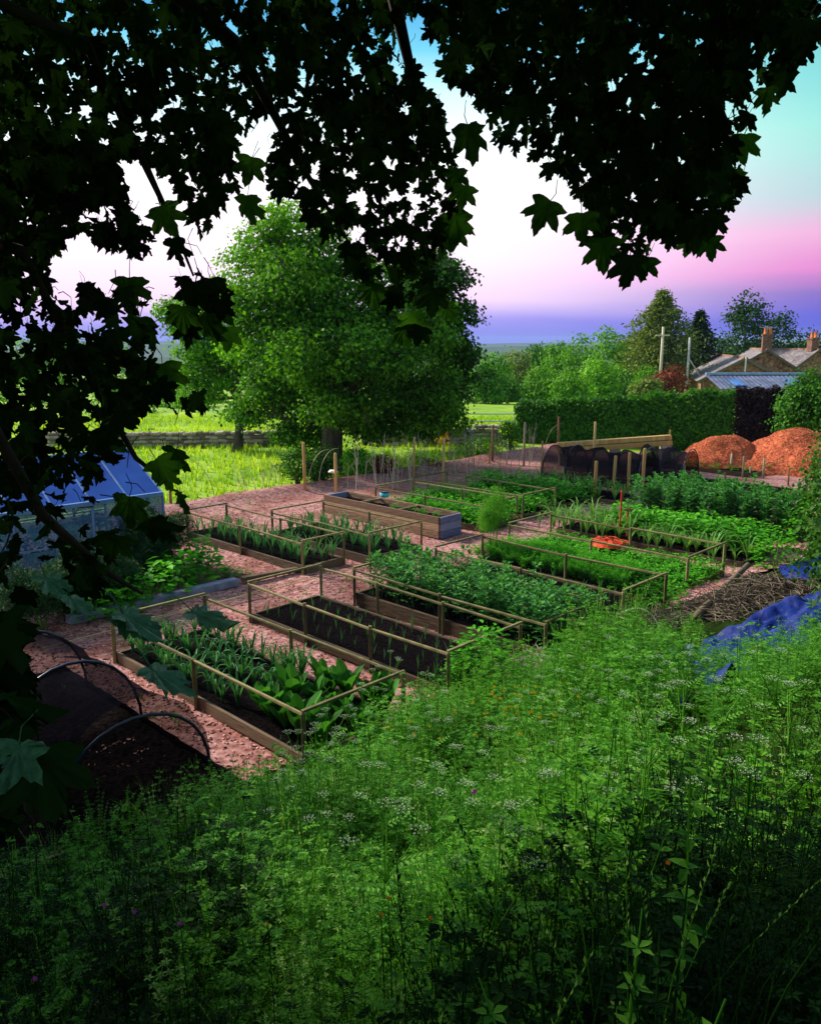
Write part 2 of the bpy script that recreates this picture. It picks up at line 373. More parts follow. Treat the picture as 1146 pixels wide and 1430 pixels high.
def inpoly(x, y, poly):
    x = np.asarray(x, float); y = np.asarray(y, float); ins = np.zeros(x.shape, bool); n = len(poly)
    for i in range(n):
        x0, y0 = poly[i]; x1, y1 = poly[(i+1) % n]
        c = ((y0 > y) != (y1 > y)) & (x < (x1-x0)*(y-y0)/((y1-y0) or 1e-9)+x0); ins ^= c
    return ins

# ================================================================== THE SETTING
def axis(lo, hi, dense_lo, dense_hi, step, grow=1.35):
    a = list(np.arange(dense_lo, dense_hi+step/2, step)); s = step
    while a[-1] < hi: s *= grow; a.append(a[-1]+s)
    s = step
    while a[0] > lo: s *= grow; a.insert(0, a[0]-s)
    return np.array(a)
height_sheet('ground', axis(-3600, 3600, -16, 18, .3), axis(-1500, 3600, -6, 42, .3), lambda x, y: ground(x, y), 'grass')
# wood chip paths of the garden
GP = [(-9.5, 16.6), (-5.9, 20.2), (2.9, 28.5), (4.6, 30.6), (13.5, 27.2), (13, 20), (6.5, 13.9), (3.6, 11.3), (1.2, 9.2), (.2, 8.6), (-1.2, 7.2), (-4.3, 4.2), (-9.5, 7)]
def chips_h(x, y):
    n = .025*np.sin(x*2.1+y)*np.sin(y*1.7-x*.6)
    e = np.abs((x+5.9)*W[1]-(y-20.2)*W[0])        # raised chip strip along the far edge
    return np.maximum(ground(x, y), 0)+.035+n+.16*np.exp(-((e-.9)/.5)**2)
def inside_garden(x, y): return inpoly(x+.15*np.sin(y*3), y+.15*np.sin(x*3), GP)
height_sheet('woodchip_path', np.arange(-10, 14, .12), np.arange(3.5, 31, .12), chips_h, 'chip', mask=inside_garden)
# far hills and valley
hv = MB()
for (Y, base, amp, seed, mt) in ((900, -18, 14, 1.3, 0), (1600, -16, 16, 2.1, 0), (3000, -8, 22, 4.7, 0)):
    n = 90; V = []; F = []
    for i in range(n):
        x = -Y*1.2+i*Y*2.4/(n-1)
        for j, (dy, zf) in enumerate(((-Y*.12, -30), (0, None), (Y*.15, -30))):
            z = zf if zf else base+amp*(.5+.3*math.sin(x/Y*5+seed)+.2*math.sin(x/Y*13+seed*2)+.06*math.sin(x/Y*60))
            V.append((x, Y+dy, z))
    for i in range(n-1):
        for j in range(2): a = i*3+j; F.append((a, a+3, a+4, a+1))
    hv.add(V, F)
M['hill'] = mat('hill', (.02,.06,.03), (.06,.12,.05), scale=.006, rough=1, detail=8)
ob('hills', hv.mesh('hills', ['hill'], True), kind='structure')

# small chip pieces lying on the path, near part
def patchy(mname, lo, sc_):
    m = M[mname]; n, l = m.node_tree.nodes, m.node_tree.links; p = [x for x in n if x.type == 'BSDF_PRINCIPLED'][0]; src = p.inputs['Base Color'].links[0].from_socket
    t = n.new('ShaderNodeTexCoord'); a = n.new('ShaderNodeTexNoise'); a.inputs['Scale'].default_value = sc_; a.inputs['Detail'].default_value = 6; a.inputs['Roughness'].default_value = .65; l.new(t.outputs['Object'], a.inputs[0])
    r = n.new('ShaderNodeValToRGB'); r.color_ramp.elements[0].position = .36; r.color_ramp.elements[0].color = (*lo, 1); r.color_ramp.elements[1].position = .56; r.color_ramp.elements[1].color = (1, 1, 1, 1)
    x = n.new('ShaderNodeMix'); x.data_type = 'RGBA'; x.blend_type = 'MULTIPLY'; x.inputs[0].default_value = 1; l.new(a.outputs[0], r.inputs[0]); l.new(src, x.inputs[6]); l.new(r.outputs[0], x.inputs[7]); l.new(x.outputs[2], p.inputs['Base Color'])
patchy('chip', (.66, .52, .47), .9); patchy('grass', (.6, .75, .6), .5); patchy('heap', (.6, .5, .5), 1.4); patchy('slate', (.45, .42, .45), 1.1); patchy('housestone', (.5, .42, .4), 3.)
def chip_bits(name, P, s, material, parent=None, kind='stuff', **kw):
    n = len(P); d = unit(rng.normal(size=(n, 3))*np.array([1, 1, .35])); u = unit(np.cross(d, rng.normal(size=(n, 3)))+np.array([0, 0, .4])); sd = np.cross(d, u)
    s = s*(.5+rng.random(n))[:, None]
    V = np.stack([P-d*s, P+sd*s*.45, P+d*s, P-sd*s*.45, P+u*s*.22], 1).reshape(-1, 3); b = (np.arange(n)*5)[:, None]
    T = np.stack([np.hstack([b, b+1, b+4]), np.hstack([b+1, b+2, b+4]), np.hstack([b+2, b+3, b+4]), np.hstack([b+3, b, b+4]), np.hstack([b, b+2, b+1]), np.hstack([b, b+3, b+2])], 1).reshape(-1, 3)
    return ob(name, tri_mesh(name, V, T, [material]), parent, kind=kind, **kw)
n = 42000; y = 4.5+16*rng.random(n)**1.25; x = rng.uniform(-1, 1, n)*(y*.55)+0; ok = inside_garden(x, y); x, y = x[ok], y[ok]
chip_bits('woodchips', np.stack([x, y, chips_h(x, y)+.006], 1), .022, 'chipbit', label='loose pinkish wood chips strewn over the garden paths', cat='wood chips')

# ------------------------------------------------------------------ field grass
def tuft(nb, h, w, spread, seed, m=0, segs=3):
    r = random.Random(seed); b = MB()
    for i in range(nb):
        a = r.uniform(0, 2*PI); l_ = h*r.uniform(.6, 1.1); out = spread*r.uniform(.3, 1.2); x0, y0 = r.uniform(-.03, .03), r.uniform(-.03, .03)
        path = []
        for k in range(segs+1):
            t = k/segs; path.append((x0+math.cos(a)*out*t*t, y0+math.sin(a)*out*t*t, l_*(t-.25*t*t*out/h)))
        b.ribbon(path, [w*(1-k/segs)**.7*.5+.0004 for k in range(segs+1)], (-math.sin(a), math.cos(a), 0), m)
    return b.arr()
fieldpoly = [(-30, 14), (-9.6, 16.4), (-5.9, 20.3), (2.9, 28.6), (4.2, 31.5), (8, 46), (-40, 46), (-40, 20)]
n = 17000; x = rng.uniform(-20, 6, n); y = rng.uniform(15, 44, n); ok = inpoly(x, y, fieldpoly); x, y = x[ok], y[ok]
parts = []
for k in range(3):
    s = slice(k, None, 3); q = len(x[s]); parts.append(scatter(tuft(5, .21, .026, .11, 40+k, segs=2), np.stack([x[s], y[s], ground(x[s], y[s])-.01], 1), rng.uniform(0, 7, q), rng.uniform(.6, 1.35, q)))
V, T, mi = join(parts)
ob('field_grass', tri_mesh('field_grass', V, T, ['grassblade']), kind='stuff', label='bright yellow green grass of the field beyond the garden', cat='grass')

# ------------------------------------------------------------------ dry stone walls
def stone_mesh(seed):
    b = MB(); b.box((0, 0, 0), (1, .8, .62), jit=.22, ch=.16); return b.mesh('stone', ['stone'])
SM = [stone_mesh(i) for i in range(6)]
for q, me in enumerate(SM):
    r = np.random.default_rng(q+11)
    for v in me.vertices: v.co = Vector([c*(1+.18*(r.random()-.5)) for c in v.co])
def stone_wall(x0, x1, Y, hgt, label, tumble=0.):
    t = thing('stone_wall', label, 'stone wall', ((x0+x1)/2, Y, float(ground((x0+x1)/2, Y))))
    cx = (x0+x1)/2; count = 0; rows = max(2, int(round(hgt/.15))); fill = MB()
    fill.box((0, 0, hgt*.42), (x1-x0-.1, .26, hgt*.8)); ob('wall_core', fill.mesh('wall_core', ['stone']), t)
    for row in range(rows):
        x = x0+(row % 2)*.1
        while x < x1:
            w = random.uniform(.2, .36)
            if count < 298 and random.random() > tumble*(row/rows):
                o = ob('stone', random.choice(SM), t, (x+w/2-cx, random.uniform(-.05, .05)-.12, .09+row*.15+random.uniform(-.015, .02)+float(ground(x, Y)-ground(cx, Y))))
                o.scale = (w*1.03, .34, random.uniform(.20, .25)); o.rotation_euler = (random.uniform(-.1, .1), random.uniform(-.12, .12), random.uniform(-.2, .2)); count += 1
            x += w
stone_wall(-14.5, -4.7, 31.9, .62, 'long dry stone wall crossing the grass behind the slim tree on the left')
stone_wall(-1.9, 3.4, 31.6, .72, 'rough dry stone wall right of the big tree, with a blue bag on it', .25)

# ------------------------------------------------------------------ trees beyond
def trunk(parent, p0, p1, r0, r1, bend=.1, name='trunk', material='bark', n=8):
    p0 = np.array(p0, float); p1 = np.array(p1, float); k = 6; path = []; 
    for i in range(k+1):
        t = i/k; path.append(p0+(p1-p0)*t+np.array([math.sin(t*4)*bend, math.cos(t*3)*bend*.6-bend*.6, 0]))
    b = MB(); rad = [r0*(1.35 if i == 0 else 1)*(1-i/k)+r1*(i/k) for i in range(k+1)]; b.tube(path, rad, n)
    return ob(name, b.mesh(name, [material], True), parent)
def tree(name, label, base, lobes, n, leafmat, leaf=.14, clump=.3, tr=.22, cat='tree', group=None, up=.5, limbs=True, trunk_top=None, inner=.62, per=14, split=0):
    """lobes in world coordinates"""
    base = np.array(base, float); t = thing(name, label, cat, base, group=group)
    lb = [(np.array(c)-base, r) for c, r in lobes]; cen = sum(c for c, _ in lb)/len(lb)
    top = np.array(trunk_top)-base if trunk_top is not None else cen*np.array([.8, .8, 1.0])
    trunk(t, (0, 0, -.3), top, tr, tr*.35)
    if limbs:
        b = MB()
        for c, r in lb:
            s = top*random.uniform(.45, .9); mid = (s+c)/2+np.array([0, 0, -.1*np.linalg.norm(c-s)]); b.tube([s, mid, c, c+(c-s)*.25], [tr*.38, tr*.25, tr*.13, tr*.05], 5)
            for _ in range(3):
                e = c+np.array([random.uniform(-1, 1), random.uniform(-1, 1), random.uniform(-.3, 1)])*np.max(r)*.8; b.tube([mid, (mid+e)/2+np.array([0, 0, .05]), e], [tr*.15, tr*.09, tr*.03], 4)
        ob('limbs', b.mesh('limbs', ['bark'], True), t)
    if split:
        lb = [(c+unit(rng.normal(size=3))*np.array(r)*.52, np.array(r)*np.array([.55, .55, .36])*random.uniform(.8, 1.2)) for c, r in lb for _ in range(split)]
    V, T, mi = crown(lb, n, leaf, clump, per=per, up=up, inner=inner)
    ob('crown', tri_mesh('crown', V, T, [leafmat]), t, kind='stuff')
    return t
def pxlobes(lst, Y, flat=.9):
    k = Y/_F[1]/FPX*1.0; out = []
    for it in lst:
        px, py, r = it[:3]; dy = it[3] if len(it) > 3 else random.uniform(-.5, .5); rv = r*k*.97
        out.append((aty(px, py, Y+dy), (rv, rv*.95, rv*flat)))
    return out
big = pxlobes([(398,345,46),(440,372,62),(360,440,52),(425,445,85),(515,430,92),(585,458,66),(375,400,50),(385,535,66),(470,540,84),(560,540,74),(610,545,46),(395,598,34),(525,600,38),(348,575,34),(480,595,40),(430,610,28),(460,560,42,-2.6),(505,575,36,-2.4),(500,500,50,-2.8),(420,500,50,-2.8),(545,500,48,-2),(620,585,34,0),(400,380,50,-2)], 26)
tree('sycamore_tree', 'huge dense sycamore with a thick dark trunk in the middle of the field edge', at(458,662), big, 130000, 'bigtree', leaf=.12, clump=.24, tr=.42, trunk_top=aty(462,470,26), up=.35, per=40, inner=.4, split=7)
# airy sprigs at its top left
spr = pxlobes([(345,385,44),(326,430,36),(378,312,30),(418,306,26),(455,318,30),(395,296,20),(350,345,30),(330,480,30)], 26)
bt = [o for o in bpy.data.objects if o.name == 'sycamore_tree'][0]
V, T, mi = crown([(c-np.array(bt.location), r) for c, r in spr], 9000, .12, .14, per=7, inner=.2)
ob('sprigs', tri_mesh('sprigs', V, T, ['wood3']), bt, kind='stuff')
tree('background_tree', 'dark green tree standing right behind the huge sycamore', at(602,622), pxlobes([(612,400,50),(625,455,52),(632,510,42),(590,380,40),(610,560,45),(575,590,36)], 29.3), 34000, 'bigtree2', leaf=.14, clump=.22, tr=.25, split=6, inner=.4)
tree('slim_tree', 'slim tree with a bare brown trunk in front of the stone wall', at(330,630), pxlobes([(290,500,50),(262,450,44),(318,520,42),(275,548,32),(335,480,40),(300,430,34)], 31.2), 18000, 'wood1', leaf=.14, clump=.22, tr=.20, split=5, inner=.4, trunk_top=aty(332,500,31.2))
# a low bough reaching out of the sycamore toward the slim tree
b = MB(); bl = np.array(bt.location); P = [aty(455,560,26)-bl, aty(415,572,26)-bl, aty(382,570,26.2)-bl, aty(362,566,26.3)-bl, aty(345,574,26.3)-bl]; b.tube(P, [.13,.11,.09,.075,.05], 7)
ob('bough', b.mesh('bough', ['bark'], True), bt)

def bgtree(px, top, wpx, Y, m, label, kind='tree', n=5200):
    x, _, ztop = aty(px, top, Y); w = wpx*Y/FPX; g = float(ground(x, Y)); h = ztop-g
    lobes = []; 
    R = w*.5
    for q in range(6):
        a = q*1.05+random.random(); fr = random.uniform(.15, .55)
        lobes.append(((x+math.cos(a)*R*fr, Y+math.sin(a)*R*fr, ztop-R*.55-random.uniform(.1, 1.1)*R), (R*random.uniform(.42, .58), R*.5, R*random.uniform(.36, .52))))
    lobes.append(((x, Y, ztop-R*.5), (R*.42, R*.42, R*.48))); lobes.append(((x, Y, ztop-R*1.4), (R*.85, R*.8, R*.8)))
    zz = ztop-R*2.2
    while zz > max(g+.3, ztop-R*4.5): lobes.append(((x+random.uniform(-.2, .2)*R, Y, zz), (R*.8, R*.75, R*.7))); zz -= R*.9
    lf = max(.15, Y*.0032)
    tree('background_tree', label, (x, Y, g), lobes, n, m, leaf=lf, clump=lf*1.7, tr=R*.08+.08, limbs=False, group='trees beyond the garden')
for a in [
    (688,488,54,78,'wood1','green bushy tree at the left end of the wood beyond the hedge'),
    (722,486,58,84,'olive','olive green tree in the far wood, second from the big sycamore'),
    (752,480,46,92,'wood2','dark narrow tree in the far wood under the pale horizon'),
    (782,476,50,88,'wood1','mid green tree low in the far wood'),
    (812,466,60,82,'wood1','round mid green tree left of the tallest green tree in the wood'),
    (850,456,68,76,'wood1','tallest rounded bright tree in the middle of the far wood'),
    (886,462,48,80,'wood2','dark green tree just left of the tall conifer'),
    (836,500,54,58,'wood3','young bright green tree standing above the hedge'),
    (700,520,56,62,'wood2','dark bushy tree above the left end of the hedge'),
    (755,508,58,64,'wood1','leafy tree between the hedge and the far wood'),
    (676,500,50,55,'wood2','dark tree half hidden by the right side of the sycamore'),
    (795,520,56,52,'wood1','broad low tree just behind the clipped hedge'),
    (870,512,60,60,'wood2','dark tree behind the hedge left of the utility pole'),
    (905,512,46,56,'wood1','green bush tree behind the hedge beside the utility pole'),
    (1045,406,56,84,'wood4','tall loose tree rising behind the stone houses'),
    (1092,432,58,86,'wood4','dark rounded tree behind the chimney of the stone house'),
    (1012,462,56,90,'wood4','low dark tree between the conifers and the tall loose tree'),
    (1065,470,60,92,'pine','low dark tree directly behind the house chimney'),
    (1128,458,60,95,'wood4','dark tree at the right edge behind the houses'),
    (1160,468,60,80,'pine','dark tree cut by the right edge of the view'),
    (228,505,70,52,'wood3','bright yellow green tree beyond the stone wall on the left'),
    (262,540,50,50,'wood3','small pale green tree behind the low slate roof'),
    (160,470,90,60,'wood1','green tree seen through the left leaves beyond the greenhouse'),
    (100,455,90,66,'wood2','darker tree far left beyond the greenhouse'),
    (30,470,100,60,'wood1','green tree at the far left edge beyond the greenhouse'),
    (200,560,60,46,'wood2','low dark tree at the foot of the left field'),
    (130,560,90,44,'wood1','broad bush tree right behind the greenhouse'),
    (305,550,50,58,'wood2','dark tree far behind the slim tree'),
    (380,560,60,60,'wood2','dark tree far behind the sycamore bough'),
]: bgtree(*a)

def conifer(px, top, wpx, Y, m, label, n=9000):
    x, _, zt = aty(px, top, Y); w = wpx*Y/FPX/2; g = float(ground(x, Y)); t = thing('conifer_tree', label, 'conifer', (x, Y, g)); h = zt-g
    trunk(t, (0, 0, -.3), (0, 0, h*.99), .24, .03, .02)
    b = MB(); P = []; 
    k = 150
    for i in range(k):
        f = (i/k)**.85; z = h*(1-.78*f)-.1; a = i*2.4; ln = w*min(1., .06+1.9*f)*random.uniform(.5, 1.12)
        e = np.array([math.cos(a)*ln, math.sin(a)*ln, z-.10*ln+.02]); s = np.array([0, 0, z+.05]); b.tube([s, (s+e)/2+np.array([0, 0, .08*ln]), e], [.05, .035, .012], 4)
        for q in range(int(n/k)):
            u = random.random()**.6; c = s+(e-s)*u+np.array([0, 0, .3*ln*u*(1-u)]); sp = .12*ln+.12; P.append(c+np.array([random.gauss(0, sp), random.gauss(0, sp), random.gauss(-.1, .09)]))
    ob('branches', b.mesh('branches', ['bark']), t); P = np.array(P); N = rng.normal(size=P.shape)*.6+np.array([0, 0, 1.])
    V, T, mi = leaf_cloud(P, N, .34, .16, .35); ob('crown', tri_mesh('crown', V, T, [m]), t, kind='stuff')
conifer(926,404,112,66,'olive','tall pale olive conifer beyond the hedge, left of the houses')
conifer(978,432,62,72,'pine','darker conifer just right of the tall pale conifer', 6000)

# bushes
def bush(name, label, px, py, wpx, hpx, m, n=5000, leaf=.09, Y=None, cat='bush', up=.5):
    b0 = at(px, py) if Y is None else aty(px, py, Y); sc_ = b0[1]/FPX; w, h = wpx*sc_/2, hpx*sc_; t = thing(name, label, cat, (b0[0], b0[1], float(ground(b0[0], b0[1])) if Y is None else b0[2]))
    lb = [(np.array([random.uniform(-.45, .45)*w, random.uniform(-.4, .4)*w, h*random.uniform(.3, .7)]), (w*.6, w*.5, h*.34)) for _ in range(6)]
    V, T, mi = crown(lb, n, leaf, leaf*1.3, per=9, up=up, inner=.45); ob('foliage', tri_mesh('foliage', V, T, [m]), t, kind='stuff')
    st = MB()
    for c, r in lb: st.tube([(0, 0, -.05), c*.5+np.array([.03, 0, 0]), c*1.15], [.025, .018, .006], 5)
    ob('stems', st.mesh('stems', ['bark']), t); return t
bush('round_bush', 'big green bush at the right end of the clipped hedge', 1128, 640, 100, 122, 'hedge', 14000, .11)
bush('copper_bush', 'rusty red brown bush beside the utility pole left of the house', 927, 560, 60, 50, 'copper', 3000, .2, Y=52)
bush('pale_bush', 'pale green bush left of the rusty bush behind the hedge', 903, 560, 34, 36, 'olive', 2200, .2, Y=50)
bush('copper_shrub', 'dark red shrub at the foot of the field near the big tree', 533, 668, 44, 34, 'copper', 2500, .06)
bush('low_brown_plant', 'low reddish brown plant on the chip strip right of the dark red shrub', 604, 656, 40, 16, 'copper', 1300, .05)
bush('yellow_shrub', 'yellow green leafy shrub left of the dark red shrub', 495, 668, 44, 50, 'potato', 2200, .07)
bush('tall_weeds', 'tall green weeds around the foot of the big sycamore', 415, 682, 52, 66, 'hedge', 2600, .07)
bush('tall_weeds', 'dark leafy growth right of the big sycamore trunk', 452, 676, 50, 60, 'bigtree2', 3000, .08)
bush('meadow_clump', 'bright weed clump in front of the wall beside the blue bag', 665, 640, 70, 34, 'wood3', 2600, .07)
bush('meadow_clump', 'green weed clump below the stone wall right of the pea sticks', 590, 648, 60, 20, 'wood3', 1800, .07)
bush('leafy_shrub', 'low leafy bush next to the left end of the hedge', 712, 632, 34, 44, 'hedge', 2500, .07)

# hedge
def hedge(label, A, B, h0, h1, dep, m, n, name='clipped_hedge'):
    A = np.array([*A, 0.]); B = np.array([*B, 0.]); t = thing(name, label, 'hedge', A); d = B-A; ln = np.linalg.norm(d); d /= ln; nr = np.array([d[1], -d[0], 0])
    u = rng.random(n); side = rng.random(n); hh = h0+(h1-h0)*u+.07*np.sin(u*31)+.05*np.sin(u*71)+.10*(rng.random(n) < .03)*rng.random(n)*2
    z = np.where(side < .62, rng.random(n)*hh, np.where(side < .92, hh, rng.random(n)*hh)); off = np.where(side < .62, dep/2, np.where(side < .92, rng.uniform(-.5, .5, n)*dep, -dep/2))
    off = off-.12*dep*(z/hh)**3*np.sign(off)+.10*np.sin(u*ln*3.1+z*2.7)*np.sin(z*4+u*ln)
    P = d*(u*ln)[:, None]+nr*off[:, None]; P[:, 2] = z; P += rng.normal(size=P.shape)*.05
    N = np.where((side < .62)[:, None], nr, np.where((side < .92)[:, None], np.array([0, 0, 1.]), -nr))+rng.normal(size=P.shape)*.5+np.array([0, 0, .35])
    V, T, mi = leaf_cloud(P, N, .12, .085); ob('foliage', tri_mesh('foliage', V, T, [m]), t, kind='stuff')
    b = MB(); b.beam((d*.15)+np.array([0, 0, h0*.46]), d*(ln-.15)+np.array([0, 0, h1*.46]), dep*.72, min(h0, h1)*.86); ob('twiggy_core', b.mesh('twiggy_core', ['pine' if m == 'hedge' else 'hedgedark']), t)
hedge('long clipped green hedge behind the net tunnels and posts', (4.3,32.8), (11.9,30.6), 1.5, 2.15, 1.3, 'hedge', 34000)
hedge('dark purple copper beech stretch of the hedge behind the chip heaps', (12.0,30.5), (14.6,29.6), 2.15, 2.2, 1.3, 'hedgedark', 14000, 'copper_beech_hedge')

# ------------------------------------------------------------------ houses
def prism(t, name, a, b, hw, z0, z1, rise, m, wd):
    """gabled body from a to b"""
def house(name, label, apex, dr, hw, rise, ln, wallh, chim=None, roofm='slate', extras=None):
    apex = np.array(apex, float); d = unit(np.array([dr[0], dr[1], 0.])); s = np.array([d[1], -d[0], 0.]); ze = apex[2]-rise; g = ze-wallh
    t = thing(name, label, 'house', (apex[0], apex[1], g)); o = -np.array([apex[0], apex[1], g]); A = apex+o; B = A+d*ln; up = np.array([0, 0, 1.])
    b = MB(); V = []
    for P in (A, B): V += [P-s*hw-up*(rise+wallh), P+s*hw-up*(rise+wallh), P+s*hw-up*rise, P, P-s*hw-up*rise]
    b.add(V, [(0,1,2,3,4), (9,8,7,6,5), (0,4,9,5), (1,6,7,2), (2,7,8,3), (3,8,9,4)]); ob('wall', b.mesh('wall', ['housestone']), t)
    for sg in (-1, 1):
        r = MB(); n_ = 9
        e0 = A-d*.25; L0 = ln+.5; sl = s*sg*hw-up*rise; slen = np.linalg.norm(sl); su = sl/slen; nr = unit(np.cross(d, su)); nr = nr if nr[2] > 0 else -nr
        for q in range(n_):      # overlapping slate courses, each a step proud of the one above
            t0 = (slen+.25)*q/n_; c = e0+d*L0/2+su*(t0+(slen+.25)/n_/2)+nr*(.06+.004*q); r.box(c, (L0, (slen+.25)/n_+.03, .05), (d, unit(su-nr*.04), unit(nr+su*.04)), jit=.02)
        ob('roof', r.mesh('roof', [roofm]), t)
    c = MB(); c.beam(A-d*.27+up*.10, B+d*.27+up*.10, .22, .12); ob('ridge', c.mesh('ridge', ['housestone']), t)
    for sg in (-1, 1):
        c = MB(); c.beam(A-d*.30+up*.02, A-d*.30+s*sg*(hw+.1)-up*(rise+.05), .06, .2); ob('bargeboard', c.mesh('bargeboard', ['logwood']), t)
    if chim:
        f, w, h = chim; p = A+d*f; c = MB(); c.box(p+up*(h/2-.5), (w, w*.75, h+1), (s, d, up)); c.box(p+up*(h-.06), (w+.12, w*.75+.12, .14), (s, d, up)); co = ob('chimney', c.mesh('chimney', ['brick']), t)
        for k in (-1, 1):
            c = MB(); q = p+s*k*w*.24+up*h; c.tube([q, q+up*.1, q+up*.1, q+up*.5, q+up*.55], [.16, .16, .13, .12, .15], 10); ob('chimney_pot', c.mesh('chimney_pot', ['pot'], True), co)
    if extras: extras(t, A, B, d, s, up)
    return t
def exA(t, A, B, d, s, up):
    b = MB(); b.beam(B+d*.26+up*.22, B+d*.26-s*3.1-up*1.38, .12, .42); ob('blue_bargeboard', b.mesh('blue_bargeboard', ['fascia']), t)
    b = MB(); b.beam(A-d*.02-s*2.9-up*1.62, B-s*2.9-up*1.62, .1, .1); ob('gutter', b.mesh('gutter', ['metal']), t)
    b = MB(); b.box((A+B)/2-s*2.70-up*2.7, (15, .12, 2.2), (d, s, up)); ob('side_wall', b.mesh('side_wall', ['palewall']), t)
    for f in (2.5, 6, 9.5):
        w = MB(); w.box(A+d*f-s*2.79-up*2.5, (.9, .06, 1.0), (d, s, up)); wo_ = ob('window', w.mesh('window', ['window']), t)
        w = MB()
        for u_ in (-.48, .48, 0): w.box(A+d*(f+u_)-s*2.84-up*2.5, (.07, .05, 1.1), (d, s, up))
        ob('frame', w.mesh('frame', ['white']), wo_)
    w = MB(); w.beam(A-d*.34-up*.9, A-d*.34+up*.15, .08, .08); ob('finial_post', w.mesh('finial_post', ['white']), t)
house('stone_barn', 'low stone barn with a patched grey slate roof and pale blue far bargeboard', aty(1040,501,60), (3.2,15), 2.9, 1.55, 15, 2.8, extras=exA)
house('stone_cottage', 'brown stone cottage with a brick chimney carrying two red pots', aty(1071,489,73), (.25,1), 3.3, 2.1, 9, 3.2, chim=(.5, .80, 1.35))
house('stone_cottage', 'stone cottage at the right edge, its chimney topped by orange pots', aty(1141,489,77), (-.3,1), 3.4, 2.2, 9, 3.2, chim=(.6, .85, 1.1))
# corrugated lean-to
p = aty(985,524,58.6); q = aty(1128,527,58.0); t = thing('lean_to_shed', 'lean-to with a blue grey corrugated roof in front of the barn gable', 'shed', (p[0], p[1], p[2]-3))
b = MB(); wdt = q[0]-p[0]; nn = int(wdt/.3); V = []; F = []
for i in range(nn*2+1):
    x = i*.15; z = .05*(i % 2)
    V += [(x, 0, 3+z), (x, -3.1, 2.2+z), (x, 0, 2.97+z), (x, -3.1, 2.17+z)]
for i in range(nn*2): a = i*4; F += [(a, a+1, a+5, a+4), (a+2, a+6, a+7, a+3), (a+1, a+3, a+7, a+5)]
b.add(V, F); ob('roof', b.mesh('roof', ['corr']), t)
b = MB(); b.box((wdt/2, -2.9, 1.0), (wdt-.2, .2, 2.2)); ob('wall', b.mesh('wall', ['housestone']), t)
for xx in (1.5, 5.3):
    b = MB(); b.box((xx, -1.9, 2.60), (.8, 1.5, .05), ((1,0,0), unit(np.array([0, 3.1, .8])), unit(np.array([0, -.8, 3.1])))); ob('roof_light', b.mesh('roof_light', ['skylight']), t)
b = MB(); b.beam((0, .02, 3.12), (wdt, .02, 3.12), .2, .14); ob('flashing', b.mesh('flashing', ['fascia']), t)
# tv aerial on chimney
b = MB(); a0 = aty(1070,470,73.4); b.tube([a0, a0+[0,0,.9]], .03, 5); b.tube([a0+[-.6,0,.8], a0+[.5,0,.8]], .025, 4); b.tube([a0+[.4,0,.8], a0+[.4,0,.2]], .02, 4); ob('tv_aerial', b.mesh('tv_aerial', ['metal']), label='thin television aerial on the red pot chimney', cat='aerial')
# low slate roof beyond left wall
p = aty(262,612,44); t = thing('low_barn', 'low barn with a dark slate roof beyond the left stone wall', 'barn', p)
b = MB(); b.add([(-1.5,0,.1),(1.4,0,.1),(1.0,1.2,.62),(-1.5,1.2,.62),(-1.5,2.4,.1),(1.4,2.4,.1)], [(0,1,2,3),(3,2,5,4),(1,5,2)]); ob('roof', b.mesh('roof', ['slatedark']), t)
b = MB(); b.box((-.05,1.2,-.4), (2.7,2.2,1.0)); ob('wall', b.mesh('wall', ['housestone']), t)
# field wall at far left
# utility poles
def pole(px, y0, y1, Y, r, m, label, name='utility_pole', stay=False):
    a = aty(px, y0, Y); g = float(ground(a[0], Y)); t = thing(name, label, 'pole', (a[0], Y, g)); b = MB(); b.tube([(0,0,-.2), (0,0,(a[2]-g)*.5), (0,0,a[2]-g)], [r, r*.9, r*.8], 8); ob('shaft', b.mesh('shaft', [m], True), t)
    return t, a[2]-g
t, h = pole(926, 456, 0, 60, .11, 'stick', 'weathered wooden utility pole in front of the tall conifer')
b = MB(); b.beam((-.5,0,h-.6), (.5,0,h-.6), .1, .1); ob('crossarm', b.mesh('crossarm', ['stick']), t)
t, h = pole(963, 471, 0, 63, .10, 'greypole', 'white topped pole with a slanting stay beside the barn')
b = MB(); b.tube([(0,0,h-1.5), (2.2,0,h-4.6)], .05, 5); ob('stay', b.mesh('stay', ['stick']), t)
t, h = pole(594, 532, 0, 31.0, .065, 'greypole', 'slim grey pole standing by the wall under the sycamore')
b = MB(); b.box((0,-.09,h-.9), (.16,.06,.22)); ob('sign_plate', b.mesh('sign_plate', ['white']), t)
# metal gate frame
p = at(630, 606); t = thing('metal_gate', 'thin grey metal gate frame in the field behind the stone wall', 'gate', (p[0], 38, 0)); p = aty(630,578,38); h = p[2]
b = MB(); x0 = p[0]; t.location = (x0, 38, 0)
for nm, path in (('post', [(0,0,0),(0,0,h)]), ('post', [(2.9,0,0),(2.9,0,h)]), ('top_bar', [(0,0,h),(2.9,0,h)]), ('bar', [(0,0,h*.5),(2.9,0,h*.5)])):
    b = MB(); b.tube(path, .035, 6); ob(nm, b.mesh(nm, ['metal']), t)
